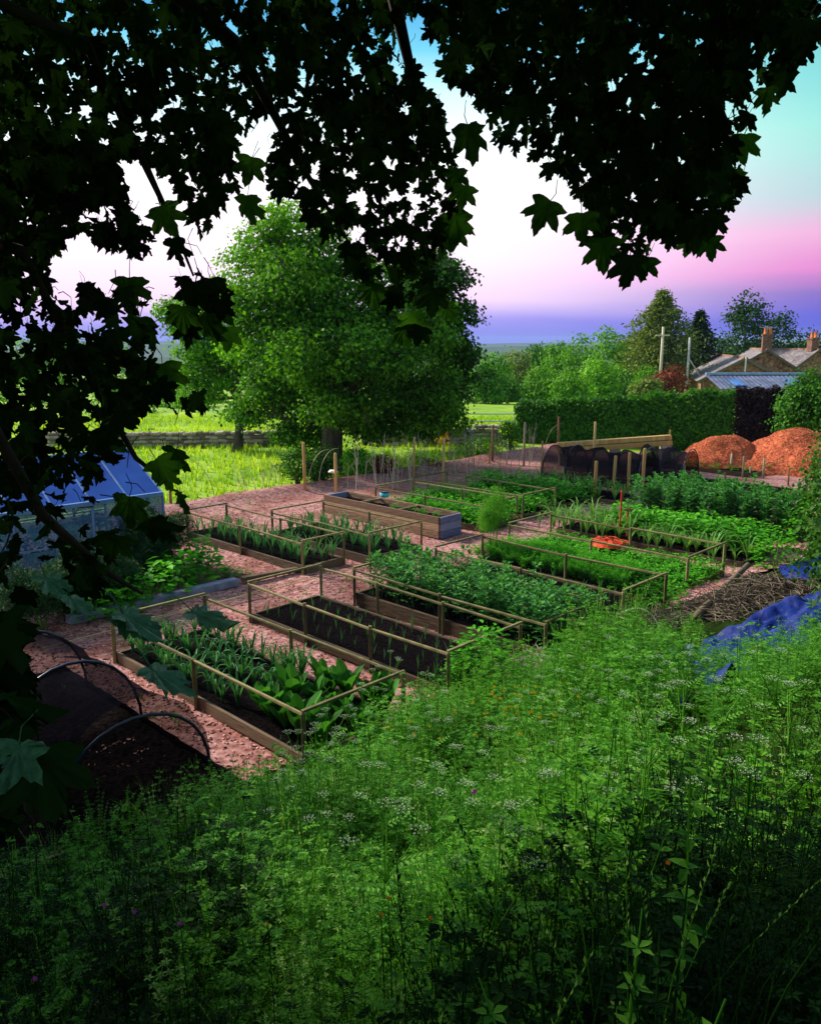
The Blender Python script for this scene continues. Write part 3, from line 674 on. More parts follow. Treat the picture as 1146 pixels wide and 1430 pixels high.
# blue bag, white bucket on wall
def lump(r, seed, sq=(1,1,.8), amp=.25, n=10):
    b = MB(); V = []; F = []
    for i in range(n+1):
        for j in range(n*2):
            th, ph = PI*i/n, PI*j/n; d = Vector((math.sin(th)*math.cos(ph), math.sin(th)*math.sin(ph), math.cos(th))); k = r*(1+amp*mnoise.noise(d*1.9+Vector((seed, 0, 0)))); V.append((d.x*k*sq[0], d.y*k*sq[1], d.z*k*sq[2]))
    for i in range(n):
        for j in range(n*2): a = i*n*2+j; c = i*n*2+(j+1) % (n*2); F.append((a, c, c+n*2, a+n*2))
    return b.add(V, F)
p = aty(655,604,31.5); t = thing('plastic_bag', 'bright blue crumpled bag on top of the stone wall', 'bag', p); ob('sack', lump(.17, 3, (1,.8,.9), .6).mesh('sack', ['bluebag'], True), t); b = MB(); b.tube([(0,0,.1),(.02,0,.17),(.0,0,.2)], [.05,.03,.06], 8); ob('knot', b.mesh('knot', ['bluebag']), t)
p = at(617,628); t = thing('small_tree_guard', 'pale yellow leafy sprig poking up behind the wall', 'sapling', p); V,T,mi = leaf_cloud(rng.normal(size=(160,3))*[.12,.12,.16]+[0,0,.62], rng.normal(size=(160,3)), .12, .09); ob('foliage', tri_mesh('foliage', V, T, ['yellow']), t, kind='stuff'); b = MB(); b.tube([(0,0,0),(.02,0,.6)], .015, 5); ob('stem', b.mesh('stem', ['bark']), t)
p = aty(646,633,31); ob('white_sack', lump(.18, 8, (1.2,.8,.6), .5).mesh('white_sack', ['white'], True), None, p, label='small white sack lying below the blue bag', cat='sack')

# ================================================================== GREENHOUSE
def greenhouse():
    A = np.array([-4.36, 14.24, 0]); d = -L; w = W*1.0; back = -L*0+W*0
    ax = unit(np.array([-1.93, -1.85, 0])); pr = unit(np.array([-.69, .72, 0])); ln = 4.4; hw = 1.22; eh = 1.36; rh = 2.02
    t = thing('greenhouse', 'blue framed glass greenhouse behind hanging leaves at the left', 'greenhouse', A); up = np.array([0, 0, 1.])
    O = np.zeros(3); 
    def bar(nm, a, b_, w_=.05): m_ = MB(); m_.beam(a, b_, w_, w_); return ob(nm, m_.mesh(nm, ['gframe']), t)
    def pane(a, u, v, m_='gglass'):
        u = np.array(u); v = np.array(v); n_ = unit(np.cross(u, v)); b = MB(); lu, lv = np.linalg.norm(u), np.linalg.norm(v)
        b.box(np.array(a)+u/2+v/2, (lu-.03, lv-.03, .012), (unit(u), unit(v), n_), ch=.002); ob('roof_pane' if m_ == 'groof' else 'pane', b.mesh('pane', [m_]), t)
    nb = 7; st = ln/nb
    for side in (0, 1):
        o = O+pr*hw*2*side; rr = O+pr*hw
        bar('eave_bar', o+up*eh, o+ax*ln+up*eh, .07); bar('sill_bar', o+up*.06, o+ax*ln+up*.06, .07); bar('mid_bar', o+up*.72, o+ax*ln+up*.72, .03)
        for i in range(nb+1):
            q = ax*st*i; bar('upright', o+q+up*.06, o+q+up*eh, .04); bar('rafter', o+q+up*eh, rr+q+up*rh, .035)
        for i in range(nb):
            q = ax*st*i; pane(o+q+up*.08, ax*st, up*.62); pane(o+q+up*.74, ax*st, up*(eh-.76)); pane(o+q+up*eh, ax*st, rr-o+up*(rh-eh), 'groof')
    bar('ridge_bar', pr*hw+up*rh, pr*hw+ax*ln+up*rh, .07)
    for e in (0, ln):
        q = ax*e; bar('sill_bar', q+up*.06, q+pr*hw*2+up*.06, .06); bar('tie_bar', q+up*eh, q+pr*hw*2+up*eh, .04)
        for f in (.5, 1, 1.5):
            top = eh+(rh-eh)*(1-abs(f-1)); bar('upright', q+pr*hw*f+up*.06, q+pr*hw*f+up*top, .035)
        for f in range(4):
            pane(q+pr*hw*f*.5+up*.08, pr*hw*.5, up*(eh-.1))
        b = MB(); b.add([q+up*(eh+.02), q+pr*hw*2+up*(eh+.02), q+pr*hw+up*(rh-.02), q+up*(eh+.02)+ax*.01, q+pr*hw*2+up*(eh+.02)+ax*.01, q+pr*hw+up*(rh-.02)+ax*.01], [(0,1,2),(5,4,3),(0,3,4,1),(1,4,5,2),(2,5,3,0)]); ob('gable_pane', b.mesh('gable_pane', ['gglass']), t)
    # plants growing inside: staging bench with pots
    b = MB(); b.box(ax*2+pr*1.9+up*.7, (3.6, .45, .04), (ax, pr, up))
    for i in (0.3, 2, 3.7):
        b.beam(ax*i+pr*1.75, ax*i+pr*1.75+up*.69, .04, .04); b.beam(ax*i+pr*2.08, ax*i+pr*2.08+up*.69, .04, .04)
    sb = ob('staging_bench', b.mesh('staging_bench', ['board']), None, A, label='wooden staging bench inside the greenhouse', cat='bench')
    V, T, mi = crown([(ax*(i*.55+.4)+pr*random.uniform(.5, 1.2)+up*.6, (.28,.28,.5)) for i in range(7)], 4000, .09, .08, per=7, inner=.2)
    ob('greenhouse_plants', tri_mesh('greenhouse_plants', V, T, ['chard']), None, A, label='green tomato plants growing inside the greenhouse', cat='plants', kind='stuff')
greenhouse()

# ================================================================== RAISED BEDS
zc = .05
def bed(label, FR, ln, wd, bh=.14, rail=.6, posts=3, net=False, boards=True, bm='board', name='raised_bed', soilh=None, railm='rail', nb=1, railends=True):
    FR = np.array([FR[0], FR[1], 0.]); t = thing(name, label, 'raised bed', FR); A = np.zeros(3); up = np.array([0, 0, 1.])
    FL, BR, BL = A-L*ln, A+W*wd, A-L*ln+W*wd; bt_ = .04
    for k in range(nb):
        z = zc-.02+bh/nb*(k+.5); hh = bh/nb-.006
        for a, b_ in ((FL, A), (BL, BR)):
            m = MB(); j = random.uniform(-.006, .006); m.beam(a+up*z+W*j, b_+up*z+W*j, bt_, hh, jit=.008); ob('board', m.mesh('board', [bm]), t)
        for a, b_ in ((FL, BL), (A, BR)):
            m = MB(); m.beam(a+W*.022+up*z, b_-W*.022+up*z, bt_, hh, jit=.008); ob('board', m.mesh('board', [bm]), t)
    sh = (soilh if soilh is not None else bh-.05)+zc
    g = MB(); nx, ny = 40, 14; V = []; F = []
    for j in range(ny+1):
        for i in range(nx+1):
            p = FL+L*(.02+(ln-.04)*i/nx)+W*(.02+(wd-.04)*j/ny); V.append((p[0], p[1], sh+.02*mnoise.noise(Vector((i*.9, j*.9, FR[0])))+.012*mnoise.noise(Vector((i*3.1, j*3.1, 1)))))
    for j in range(ny):
        for i in range(nx): a = j*(nx+1)+i; F.append((a, a+1, a+nx+2, a+nx+1))
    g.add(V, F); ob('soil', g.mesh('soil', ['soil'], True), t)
    if rail:
        for o, sgn in ((FL*0-W*.045, 1), (W*(wd+.045), 1)):
            for i in range(posts):
                p = FL*(1-i/(posts-1))+o; m = MB(); m.beam(p-up*.05, p+up*(rail+.02+zc*0), .042, .042, jit=.006); ob('post', m.mesh('post', [railm]), t)
            segs = []
            for i in range(posts-1):
                a = FL*(1-i/(posts-1))+o; b_ = FL*(1-(i+1)/(posts-1))+o; m = MB(); sag = random.uniform(.0, .02)
                m.beam(a+up*(rail+random.uniform(-.025,.012)), b_+up*(rail+random.uniform(-.025,.012)), .026, .034, jit=.008, ch=.003); ob('rail', m.mesh('rail', [railm]), t)
        if railends:
            for e in (FL, A):
                m = MB(); m.beam(e-W*.06+up*(rail+.045), e+W*(wd+.06)+up*(rail+.045), .035, .03, jit=.006); ob('rail', m.mesh('rail', [railm]), t)
    if net:
        for a, b_ in ((FL-W*.07, A-W*.07), (BL+W*.07, BR+W*.07), (A+L*.035, BR+L*.035)):
            m = MB(); V = []; F = []; n_ = 24
            for i in range(n_+1):
                p = a+(b_-a)*i/n_; s_ = .012*math.sin(i*1.7); q = unit(np.cross(b_-a, up)); V += [p+up*.03+q*s_*2, p+up*(rail*.5)+q*s_*1.5, p+up*(rail-.02)+q*s_*.3]
            for i in range(n_): k = i*3; F += [(k, k+3, k+4, k+1), (k+1, k+4, k+5, k+2)]
            m.add(V, F); ob('net', m.mesh('net', ['netlight'], True), t)
    t['soilz'] = sh
    return FR, ln, wd, sh
bA = bed('nearest raised bed, railed in wood and filled with leeks and leafy chard', (-.96,7.10), 3.8, 1.22, posts=3)
bB = bed('black netted bed of bare dark soil and thin seedlings behind the leek and chard bed', (.45,8.60), 3.8, 1.22, posts=4, net=True)
bC = bed('raised bed crowded with broad beans behind low rails', (1.68,9.56), 3.5, 1.15, posts=3, bh=.22)
bD = bed('dark soiled netted raised bed between the broad beans and the feathery carrots', (2.95,10.85), 3.5, 1.12, posts=3, net=True)
bE = bed('raised railed bed of low strawberries behind the carrots', (4.42,12.62), 3.55, 1.25, posts=3)
bEc = bed('low bed of feathery carrots between the dark netted bed and the strawberry frame', (4.42-W[0]*1.02, 12.62-W[1]*1.02), 3.5, .92, rail=None)
bG = bed('narrow raised bed of leeks nearest the greenhouse, with yellowish rails', (-1.82,13.70), 3.75, .85, posts=3, bh=.16)
bH = bed('raised bed of leeks between the narrow leek bed and the tall planter', (-.70,14.3), 2.9, 1.25, posts=3, bh=.17)
p = at(673,707,.6); bJ = bed('railed bed of bushy potatoes behind the tall timber planter', (p[0], p[1]), 3.2, 1.15, posts=3)
p = at(732,693,.6); bK = bed('railed bed of lush potatoes right of the first potato bed', (p[0], p[1]), 3.4, 1.15, posts=3)
p = at(858,700,.15); bN = bed('low open bed of sweetcorn like leaves in front of the net tunnel', (p[0], p[1]), 3.3, 1.1, rail=None)
p = at(790,706,.1); bO = bed('low timber edged bed of thick potato leaves left of the round stakes', (p[0], p[1]), 3.2, 1.1, rail=None)
bF = bed('low bed of garlic and lettuce behind the red stake', (5.85,14.05), 3.9, 1.25, rail=None, bh=.14)
bF2 = bed('low bed of tall broad beans at the right behind the garlic', (7.35,15.7), 3.9, 1.25, rail=None, bh=.14)
p = at(1090,695,.1); bR = bed('low dark empty bed in front of the wood chip heaps', (p[0], p[1]), 3.6, 1.2, rail=None, bh=.14)
p = at(1050,664,.1); bR2 = bed('long dark bed just below the left chip heap', (p[0], p[1]), 4.0, 1.2, rail=None, bh=.14)

# tall timber planter
def planter():
    FR = np.array([.58, 16.30, 0]); ln, wd, t = 3.62, .66, None; up = np.array([0, 0, 1.])
    t = thing('timber_planter', 'tall long planter of stacked brown boards, ends tinted blue grey as shade', 'planter', FR)
    for k in range(3):
        z = .04+.15*(k+.5)
        for a, b_, m_ in ((-L*ln, L*0, 'sleeper'), (-L*ln+W*wd, W*wd, 'sleeper')):
            m = MB(); m.beam(a+up*z, b_+up*z, .045, .146, jit=.007); ob('board', m.mesh('board', [m_]), t)
        for a in (-L*(ln-.022), -L*.022):
            m = MB(); m.beam(a+L*.0+W*.024+up*z+L*.045, a+W*(wd-.024)+up*z+L*.045, .045, .146, jit=.005); ob('board', m.mesh('board', ['endboard_shade']), t)
    for f in (.33, .66):
        m = MB(); m.beam(-L*ln*f+W*.02+up*.46, -L*ln*f+W*(wd-.02)+up*.46, .05, .05); ob('brace', m.mesh('brace', ['sleeper']), t)
    m = MB(); n_ = 30; V = []; F = []
    for j in range(7):
        for i in range(n_+1): p = -L*(ln-.03)+L*(ln-.06)*i/n_+W*(.03+(wd-.06)*j/6); V.append((p[0], p[1], .36+.03*mnoise.noise(Vector((i*.7, j*.7, 3)))))
    for j in range(6):
        for i in range(n_): a = j*(n_+1)+i; F.append((a, a+1, a+n_+2, a+n_+1))
    m.add(V, F); ob('soil', m.mesh('soil', ['soil'], True), t)
M['endboard_shade'] = mat('endboard_shade', (.12,.13,.26), (.24,.25,.42), scale=7, rough=.8, bump=.3, stretch=(1,1,6), obj=.4)  # end boards tinted blue, their skylit shade painted into the colour
M['bluegrey'] = mat('bluegrey', (.16,.18,.30), (.30,.32,.46), scale=7, rough=.8, bump=.3)
planter()
# ------------------------------------------------------------------ plank edging, twine, net tunnels
def plank(a, b_, w, h, label, m='board', name='plank', z=0.):
    a = np.array(a, float); b_ = np.array(b_, float); mb = MB(); c = (a+b_)/2; c0 = np.array([c[0], c[1], 0]); mb.beam(a-c0+[0,0,z], b_-c0+[0,0,z], w, h, jit=.01); return ob(name, mb.mesh(name, [m]), None, c0, label=label, cat='plank')
plank(at(95,866,.1), at(330,812,.1), .16, .12, 'blue grey timber edging board beside the greenhouse planting', 'bluegrey')
plank(at(338,809,.1), at(480,783,.1), .10, .08, 'thin brown timber edging running on past the end of the blue grey board')
for k, (a, b_) in enumerate((((60,905),(430,806)), ((190,868),(500,792)))):
    p0, p1 = at(*a, .12), at(*b_, .12); mb = MB(); mb.tube([p0, (p0+p1)/2-[0,0,.02], p1], .008, 5); ob('twine', mb.mesh('twine', ['twine']), None, label=('lower' if k == 0 else 'upper')+' of two pale string lines stretched over the chips behind the leek bed', cat='string')
def tunnel(label, A, ax, ln, half, h, nh, netm='net', name='net_tunnel', cover=(0, 1), sag=.06):
    A = np.array([A[0], A[1], 0.]); ax = unit(np.array(ax, float)); s = np.array([-ax[1], ax[0], 0]); t = thing(name, label, 'net tunnel', A); up = np.array([0, 0, 1.])
    for i in range(nh):
        c = ax*ln*i/(nh-1); m = MB(); hh = h*random.uniform(.90, 1.08)*(1.12 if i == 0 and nh > 3 else 1); m.tube([c+s*half*math.cos(PI*k/14)+up*(hh*math.sin(PI*k/14)**.8) for k in range(15)], .016, 6); ob('hoop', m.mesh('hoop', ['hoop'], True), t)
    m = MB(); V = []; F = []; nu, nv = 6*(nh-1), 16
    for i in range(nu+1):
        u = cover[0]+(cover[1]-cover[0])*i/nu; sg = sag*math.sin(PI*((u*(nh-1)) % 1))
        for k in range(nv+1):
            a = PI*k/nv; hh = (h+.015)*math.sin(a)**.8*(1-sg/h*1.6)*(1+.13*mnoise.noise(Vector((u*7, 1.3, A[0]))))+.005; hw_ = (half+.015)*(1-sg*.5/half)
            V.append(ax*ln*u+s*hw_*math.cos(a)*(1+.06*mnoise.noise(Vector((i*.8, k*.8, 2))))+up*max(.01, hh+.03*mnoise.noise(Vector((i*.6, k*.6, 0)))))
    for i in range(nu):
        for k in range(nv): a = i*(nv+1)+k; F.append((a, a+1, a+nv+2, a+nv+1))
    m.add(V, F); ob('net', m.mesh('net', [netm], True), t); return t
e = at(905,690); tunnel('long black net tunnel over hoops behind the round stakes', e-L*.3+W*.55, -L, 3.1, .62, 1.05, 5, sag=.10)
e = at(958,680); tunnel('short black net tunnel right of the long one', e+W*.2, -L, 1.4, .52, 1.0, 3)
# front cloche with two bare black hoops
f0 = at(292,1082)+[.0,0,0]
tunnel('black hooped netting cloche low in the left foreground', f0-W*.70, -L, 2.6, .72, .90, 3, netm='netmid', name='hooped_cloche', cover=(0, 1), sag=.03)
tunnel('second black hooped cloche at the far left behind the first', f0-W*2.4-L*.2, -L, 2.4, .66, .72, 3, netm='net', name='hooped_cloche', sag=.03)
b = MB(); V = []; F = []
for i in range(31):
    for j in range(41): p = f0-W*3.2+W*3.3*i/30-L*3.4+L*4.2*j/40; V.append((p[0], p[1], .075+.03*mnoise.noise(Vector((i*.7, j*.7, 4)))))
for i in range(30):
    for j in range(40): a = i*41+j; F.append((a, a+1, a+42, a+41))
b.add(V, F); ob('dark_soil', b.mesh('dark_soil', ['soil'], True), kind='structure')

n = 260; x = rng.uniform(-6, 8, n); y = rng.uniform(8, 27, n); ok = inside_garden(x, y); x, y = x[ok], y[ok]
V, T, mi = scatter(tuft(7, .10, .012, .08, 77, segs=2), np.stack([x, y, chips_h(x, y)-.01], 1), rng.uniform(0, 7, len(x)), rng.uniform(.5, 1.5, len(x))); ob('path_weeds', tri_mesh('path_weeds', V, T, ['wgrass']), kind='stuff', label='tiny grass weeds coming up through the chip paths', cat='weeds')
# ------------------------------------------------------------------ stakes and posts
def stake(px, y0, y1, r, label, m='post', group='wooden stakes', square=False, lean=0, name='stake', cap=None):
    p = at(px, y1); h = (y1-y0)*p[1]/FPX/_F[1]*1.0; t = MB(); k = r*.82
    if square: t.beam((0,0,-.1), (lean,0,h), k*2, k*2, jit=.005)
    else: t.tube([(0,0,-.1), (lean*.5,0,h*.5), (lean,0,h-.02), (lean,0,h)], [k, k*.97, k*.94, k*.7], 9)
    return ob(name, t.mesh(name, [m], not square), None, (p[0], p[1], float(chips_h(p[0], p[1]) if inside_garden(p[0], p[1]) else ground(p[0], p[1]))-.03), label=label, cat='stake', group=group)
S = [
 (239,672,712,.045,'short brown stake between the greenhouse and the field','darkpost'),
 (426,622,690,.05,'tall orange brown stake in front of the big tree, left of its pair','post'),
 (469,633,692,.05,'stake with a small white tag, right of the tall stake by the big tree','post'),
 (577,612,668,.045,'stake among the pea sticks, left of the pair near the wall','post'),
 (618,612,676,.05,'light brown stake among the pea sticks, right of the pair near the wall','post'),
 (687,597,648,.05,'dark brown post on the chip strip below the blue bag','darkpost'),
 (683,620,650,.03,'short pale peg leaning against the dark brown post','post'),
 (707,622,650,.03,'short peg right of the dark brown post','stick'),
 (731,590,652,.045,'split topped stake left of the net tunnels','stick'),
 (756,617,666,.04,'light stake beside the potato leaves','post'),
 (779,585,636,.05,'dark stake at the left end of the long plank','darkpost'),
 (788,628,668,.035,'thin stake at the left mouth of the long net tunnel','post'),
 (800,626,670,.045,'rounded stake second at the left mouth of the net tunnel','post'),
 (827,590,670,.045,'tallest stake, rising in front of the net tunnel above the plank','post'),
 (829,643,702,.055,'thick rounded stake nearest the camera at the net tunnel','post'),
 (855,637,695,.05,'rounded stake in front of the middle of the net tunnel','post'),
 (876,633,693,.05,'rounded orange stake right of the middle stake','post'),
 (896,626,689,.055,'thick rounded stake at the right end of the row by the net tunnel','post'),
 (852,602,622,.03,'small stake behind the long plank','post'),
 (921,603,622,.03,'small stake behind the right end of the long plank','post'),
 (933,599,630,.035,'thin stake at the right end of the long plank','post'),
 (954,650,676,.03,'grey peg inside the short net tunnel','stick'),
 (1019,633,660,.035,'peg at the left corner of the bed under the chip heaps','stick'),
 (1012,662,682,.03,'short dark peg at the near edge of the dark bed','darkpost'),
 (1036,637,668,.035,'leaning peg below the gap between the chip heaps','stick'),
 (1047,652,668,.03,'very short pale peg below the right heap','stick'),
 (1065,640,670,.04,'square grey peg in front of the right chip heap','stick'),
 (1100,655,680,.03,'dark peg low on the right before the heap','darkpost'),
]
for a in S: stake(a[0], a[1], a[2], a[3], a[4], a[5], lean=random.uniform(-.03, .03))
p = at(466,690); ob('white_tag', lump(.09, 2, (1.4,1,.5), .4).mesh('white_tag', ['white'], True), None, (p[0], p[1]-.08, .62), label='small white cloth hanging on the stake by the big tree', cat='tag')
# long plank on blocks
a, b_ = aty(779,627,26.3), aty(937,616,26.8); t = thing('raised_plank', 'long pale timber beam lying raised behind the net tunnels', 'timber beam', ((a[0]+b_[0])/2, 26.5, 0)); o = np.array(t.location)
for k, (dz, dy) in enumerate(((0, 0), (.17, .12))):
    m = MB(); m.beam(a-o+[0, dy, dz-.05], b_-o+[0, dy, dz-.05], .22, .15, jit=.02); ob('beam', m.mesh('beam', ['palewood']) if False else m.mesh('beam', ['post']), t)
for f in (.05, .5, .95):
    m = MB(); q = a+(b_-a)*f-o; m.box((q[0], q[1], q[2]/2-.07), (.3, .3, q[2]-.12)); ob('support_block', m.mesh('support_block', ['stone']), t)
# red stakes and orange patch
stake(864,684,760,.022,'tall thin red stake beside the orange patch','red',group=None)
t_ = at(874,758); t = thing('tool_handle', 'rusty T topped tool stuck upright beside the red stake', 'garden tool', t_); m = MB(); m.tube([(0,0,0),(0,0,.66)], .018, 7); ob('shaft', m.mesh('shaft', ['red']), t); m = MB(); m.tube([(-.09,0,.68),(.09,0,.68)], .02, 7); ob('grip', m.mesh('grip', ['darkpost']), t)
p = at(848,758,.34); m = MB(); 
for k in range(70):
    a = random.uniform(0, 2*PI); r_ = random.random()**.5*.3; m.leaf((math.cos(a)*r_, math.sin(a)*r_, .02+random.random()*.05), (random.uniform(-1,1), random.uniform(-1,1), .1), (0,0,1), .14, .05)
m.tube([(0,0,-.02),(0,0,.03)], [.33,.28], 18); ob('orange_plant_mat', m.mesh('orange_plant_mat', ['orange']), None, (p[0], p[1], .33), label='bright orange red patch lying among the carrots beside the red stake', cat='mat')
p = at(537,694,.46); m = MB(); m.tube([(0,0,0),(0,0,.02),(0,0,.10),(0,0,.10),(0,0,.03)], [.09,.10,.12,.105,.085], 14); ob('cyan_pot', m.mesh('cyan_pot', ['cyan'], True), None, p, label='small cyan pot standing at the rear of the tall planter', cat='pot')

# pea sticks
def peastick(px, py, h, seed):
    r = random.Random(seed); m = MB(); p = [np.array([0,0,-.05])]; lx = r.uniform(-.18,.18); 
    for k in range(1, 5): p.append(np.array([lx*k/4+r.uniform(-.02,.02), r.uniform(-.02,.02), h*k/4]))
    m.tube(p, [.010,.009,.008,.006,.003], 5)
    for k in (2, 3, 3):
        e = p[k]+np.array([r.uniform(-.2,.2), r.uniform(-.1,.1), r.uniform(.12,.3)]); m.tube([p[k], e], [.005,.002], 4)
    w = at(px, py); ob('pea_stick', m.mesh('pea_stick', ['stick']), None, (w[0], w[1], .03), label='bare twiggy pea stick '+('left of the big tree' if px < 450 else 'near the tall planter' if px < 560 else 'below the right stone wall' if px < 650 else 'left of the net tunnel')+', '+('tall' if h > 1.1 else 'short')+' kind', cat='stick', group='bare pea sticks')
for i in range(66):
    px = random.uniform(484, 745); py = 690-(px-484)*.16+random.uniform(-8, 6); peastick(px, py, random.uniform(.7, 1.5), i)
for i in range(9):
    px = random.uniform(290, 415); py = 700-(px-290)*.12; 
    peastick(px, py, random.uniform(.4, .9), 100+i)
# arching bleached canes
for i, (px, py) in enumerate(((300,700),(430,684),(445,682),(640,660),(760,634))):
    w = at(px, py); m = MB(); rr = random.uniform(.5,.9); m.tube([(rr*(1-math.cos(a))-.0, 0, 1.0*math.sin(a)*1.1) for a in np.linspace(0, 1.7, 9)], [.012*(1-.08*k) for k in range(9)], 5)
    o = ob('arching_cane', m.mesh('arching_cane', ['stick'], True), None, (w[0], w[1], 0), random.uniform(-.5,.5)+(PI if i == 0 else 0), label='pale bramble cane arching over at the field edge', cat='cane', group='arching pale canes')

# ------------------------------------------------------------------ chip heaps
def heap(px, py, wpx, hpx, label, seed):
    w = at(px, py); k = w[1]/FPX; R, H_ = wpx*k/2, hpx*k; t = thing('woodchip_heap', label, 'wood chip heap', w); nn = 48; V = []; F = []
    def hf(x, y):
        r_ = math.hypot(x/R, y/(R*.8)); r_ *= 1+.30*mnoise.noise(Vector((x*.8, y*.8, seed*3))); z = H_*max(0, (1-r_**1.75))
        return z*(1+.22*mnoise.noise(Vector((x*.9+seed, y*.9, 0))))+.05*mnoise.noise(Vector((x*4, y*4, seed)))+(-.1 if r_ >= 1 else 0)
    for j in range(nn+1):
        for i in range(nn+1):
            x, y = (i/nn*2-1)*R*1.05, (j/nn*2-1)*R*.85; V.append((x, y, hf(x, y)))
    for j in range(nn):
        for i in range(nn): a = j*(nn+1)+i; F.append((a, a+1, a+nn+2, a+nn+1))
    m = MB(); m.add(V, F); ob('pile', m.mesh('pile', ['heap'], True), t)
    P = []
    while len(P) < 9000:
        x, y = random.uniform(-1, 1)*R, random.uniform(-1, .5)*R*.8; z = hf(x, y)
        if z > .0: P.append((x, y, z+.01))
    chip_bits('loose_chips', np.array(P), .022, 'heapbit', t)
heap(1012, 652, 134, 50, 'left orange wood chip heap before the dark hedge', 1.5)
heap(1116, 656, 196, 55, 'right and larger orange wood chip heap before the dark hedge', 6.1)

# ================================================================== CROPS
def bedpt(b, u, v): FR, ln, wd, sh = b; p = FR-L*ln*(1-u)+W*wd*v; return np.array([p[0], p[1], sh-.01])
def strap(n, h, w, seed, droop=.5, fold=.3):
    r = random.Random(seed); m = MB()
    for i in range(n):
        a = i*2.4+r.uniform(-.3,.3); l_ = h*r.uniform(.65,1.1); o_ = l_*droop*r.uniform(.4,1.1); path = []
        for k in range(6):
            t = k/5; bend = max(0, t-.55); path.append((math.cos(a)*o_*t**1.6, math.sin(a)*o_*t**1.6, l_*(t-1.3*bend**1.5*droop*1.6)))
        m.ribbon(path, [w*.5*f for f in (.8,1,1,.8,.5,.06)], (-math.sin(a), math.cos(a), 0), 0, fold)
    m.tube([(0,0,-.02),(0,0,h*.22)], [w*.5,w*.42], 6); return m
def beanplant(seed, h=.55, ls=.085, stems=3):
    r = random.Random(seed); m = MB()
    for s in range(stems):
        a0 = r.uniform(0, 2*PI); bx, by = math.cos(a0)*.07, math.sin(a0)*.07; hh = h*r.uniform(.8,1.1); m.tube([(bx*.5,by*.5,-.02),(bx,by,hh*.5),(bx*1.5,by*1.5,hh)], [.007,.006,.004], 4)
        k = 11
        for i in range(k):
            t = .18+.82*i/k; a = i*2.4+a0; z = hh*t; c = (bx*(.5+t),by*(.5+t),z); d = np.array([math.cos(a), math.sin(a), .45+.5*t])
            m.tube([c, np.array(c)+d*.05], .003, 3, cap=False); q = np.array(c)+d*.05; sd = np.array([-math.sin(a), math.cos(a), 0])
            for sg in (-1, 1):
                m.leaf(q, d+sd*sg*.8, (0,0,1), ls*r.uniform(.8,1.15), ls*.5); m.leaf(q-d*.02, d*.4+sd*sg, (0,0,1), ls*r.uniform(.7,1.), ls*.46)
        for i in range(6): a = i*1.05; m.leaf((bx*1.5,by*1.5,hh), (math.cos(a)*.6,math.sin(a)*.6,1.), (math.cos(a),math.sin(a),.3), ls*.8, ls*.4)
    return m
def bushy(seed, rad=.24, h=.38, nl=90, ls=.075):
    r = random.Random(seed); m = MB()
    for i in range(nl):
        a = r.uniform(0, 2*PI); el = math.acos(r.uniform(.0,1)); rr = r.uniform(.6,1.); x,y,z = math.cos(a)*math.sin(el)*rad*rr, math.sin(a)*math.sin(el)*rad*rr, .05+h*.8*math.cos(el)*rr
        m.leaf((x,y,z), (math.cos(a)+r.uniform(-.6,.6), math.sin(a)+r.uniform(-.6,.6), r.uniform(-.2,.5)), (math.cos(a)*.5,math.sin(a)*.5,1), ls*r.uniform(.7,1.2), ls*.6)
    for i in range(5): a = i*1.25; m.tube([(0,0,-.02),(math.cos(a)*rad*.4,math.sin(a)*rad*.4,h*.6)], [.008,.004], 4)
    return m
def feathery(seed, rad=.16, h=.35, nf=9, ll=.035, seg=10):
    r = random.Random(seed); m = MB()
    for i in range(nf):
        a = r.uniform(0, 2*PI); out = rad*r.uniform(.3,1.2); hh = h*r.uniform(.7,1.1); P = [np.array([math.cos(a)*out*t**1.5, math.sin(a)*out*t**1.5, hh*(t-.2*t*t)]) for t in np.linspace(0,1,5)]; m.tube(P, [.0035,.003,.0025,.002,.001], 3, cap=False)
        for k in range(seg):
            t = .3+.7*k/seg; p = np.array([math.cos(a)*out*t**1.5, math.sin(a)*out*t**1.5, hh*(t-.2*t*t)])
            for q in range(3): b2 = r.uniform(0,2*PI); m.leaf(p, (math.cos(b2), math.sin(b2), r.uniform(0,.7)), (0,0,1), ll*(1.5-t)*1.6, ll*.32)
    return m
def chardplant(seed, h=.42, n=9, w=.13):
    r = random.Random(seed); m = MB()
    for i in range(n):
        a = i*2.4; o_ = r.uniform(.08,.22); hh = h*r.uniform(.7,1.1); P = [(math.cos(a)*o_*t**1.3, math.sin(a)*o_*t**1.3, hh*(t-.15*t*t)) for t in np.linspace(0,1,7)]; m.ribbon(P, [.008,.009,w*.25,w*.48,w*.5,w*.35,.01], (-math.sin(a), math.cos(a), 0), 0, .2)
    return m
def place_words(px, py):
    h = 'at the far left' if px < 250 else 'left of centre' if px < 440 else 'below the chard bed' if px < 560 else 'in the middle' if px < 720 else 'right of centre' if px < 860 else 'near the blue sheet' if px < 960 else 'toward the right' if px < 1060 else 'at the far right'
    v = 'highest row' if py < 925 else 'upper row' if py < 975 else 'middle height' if py < 1045 else 'lower part' if py < 1150 else 'lowest part'
    return h+', '+v
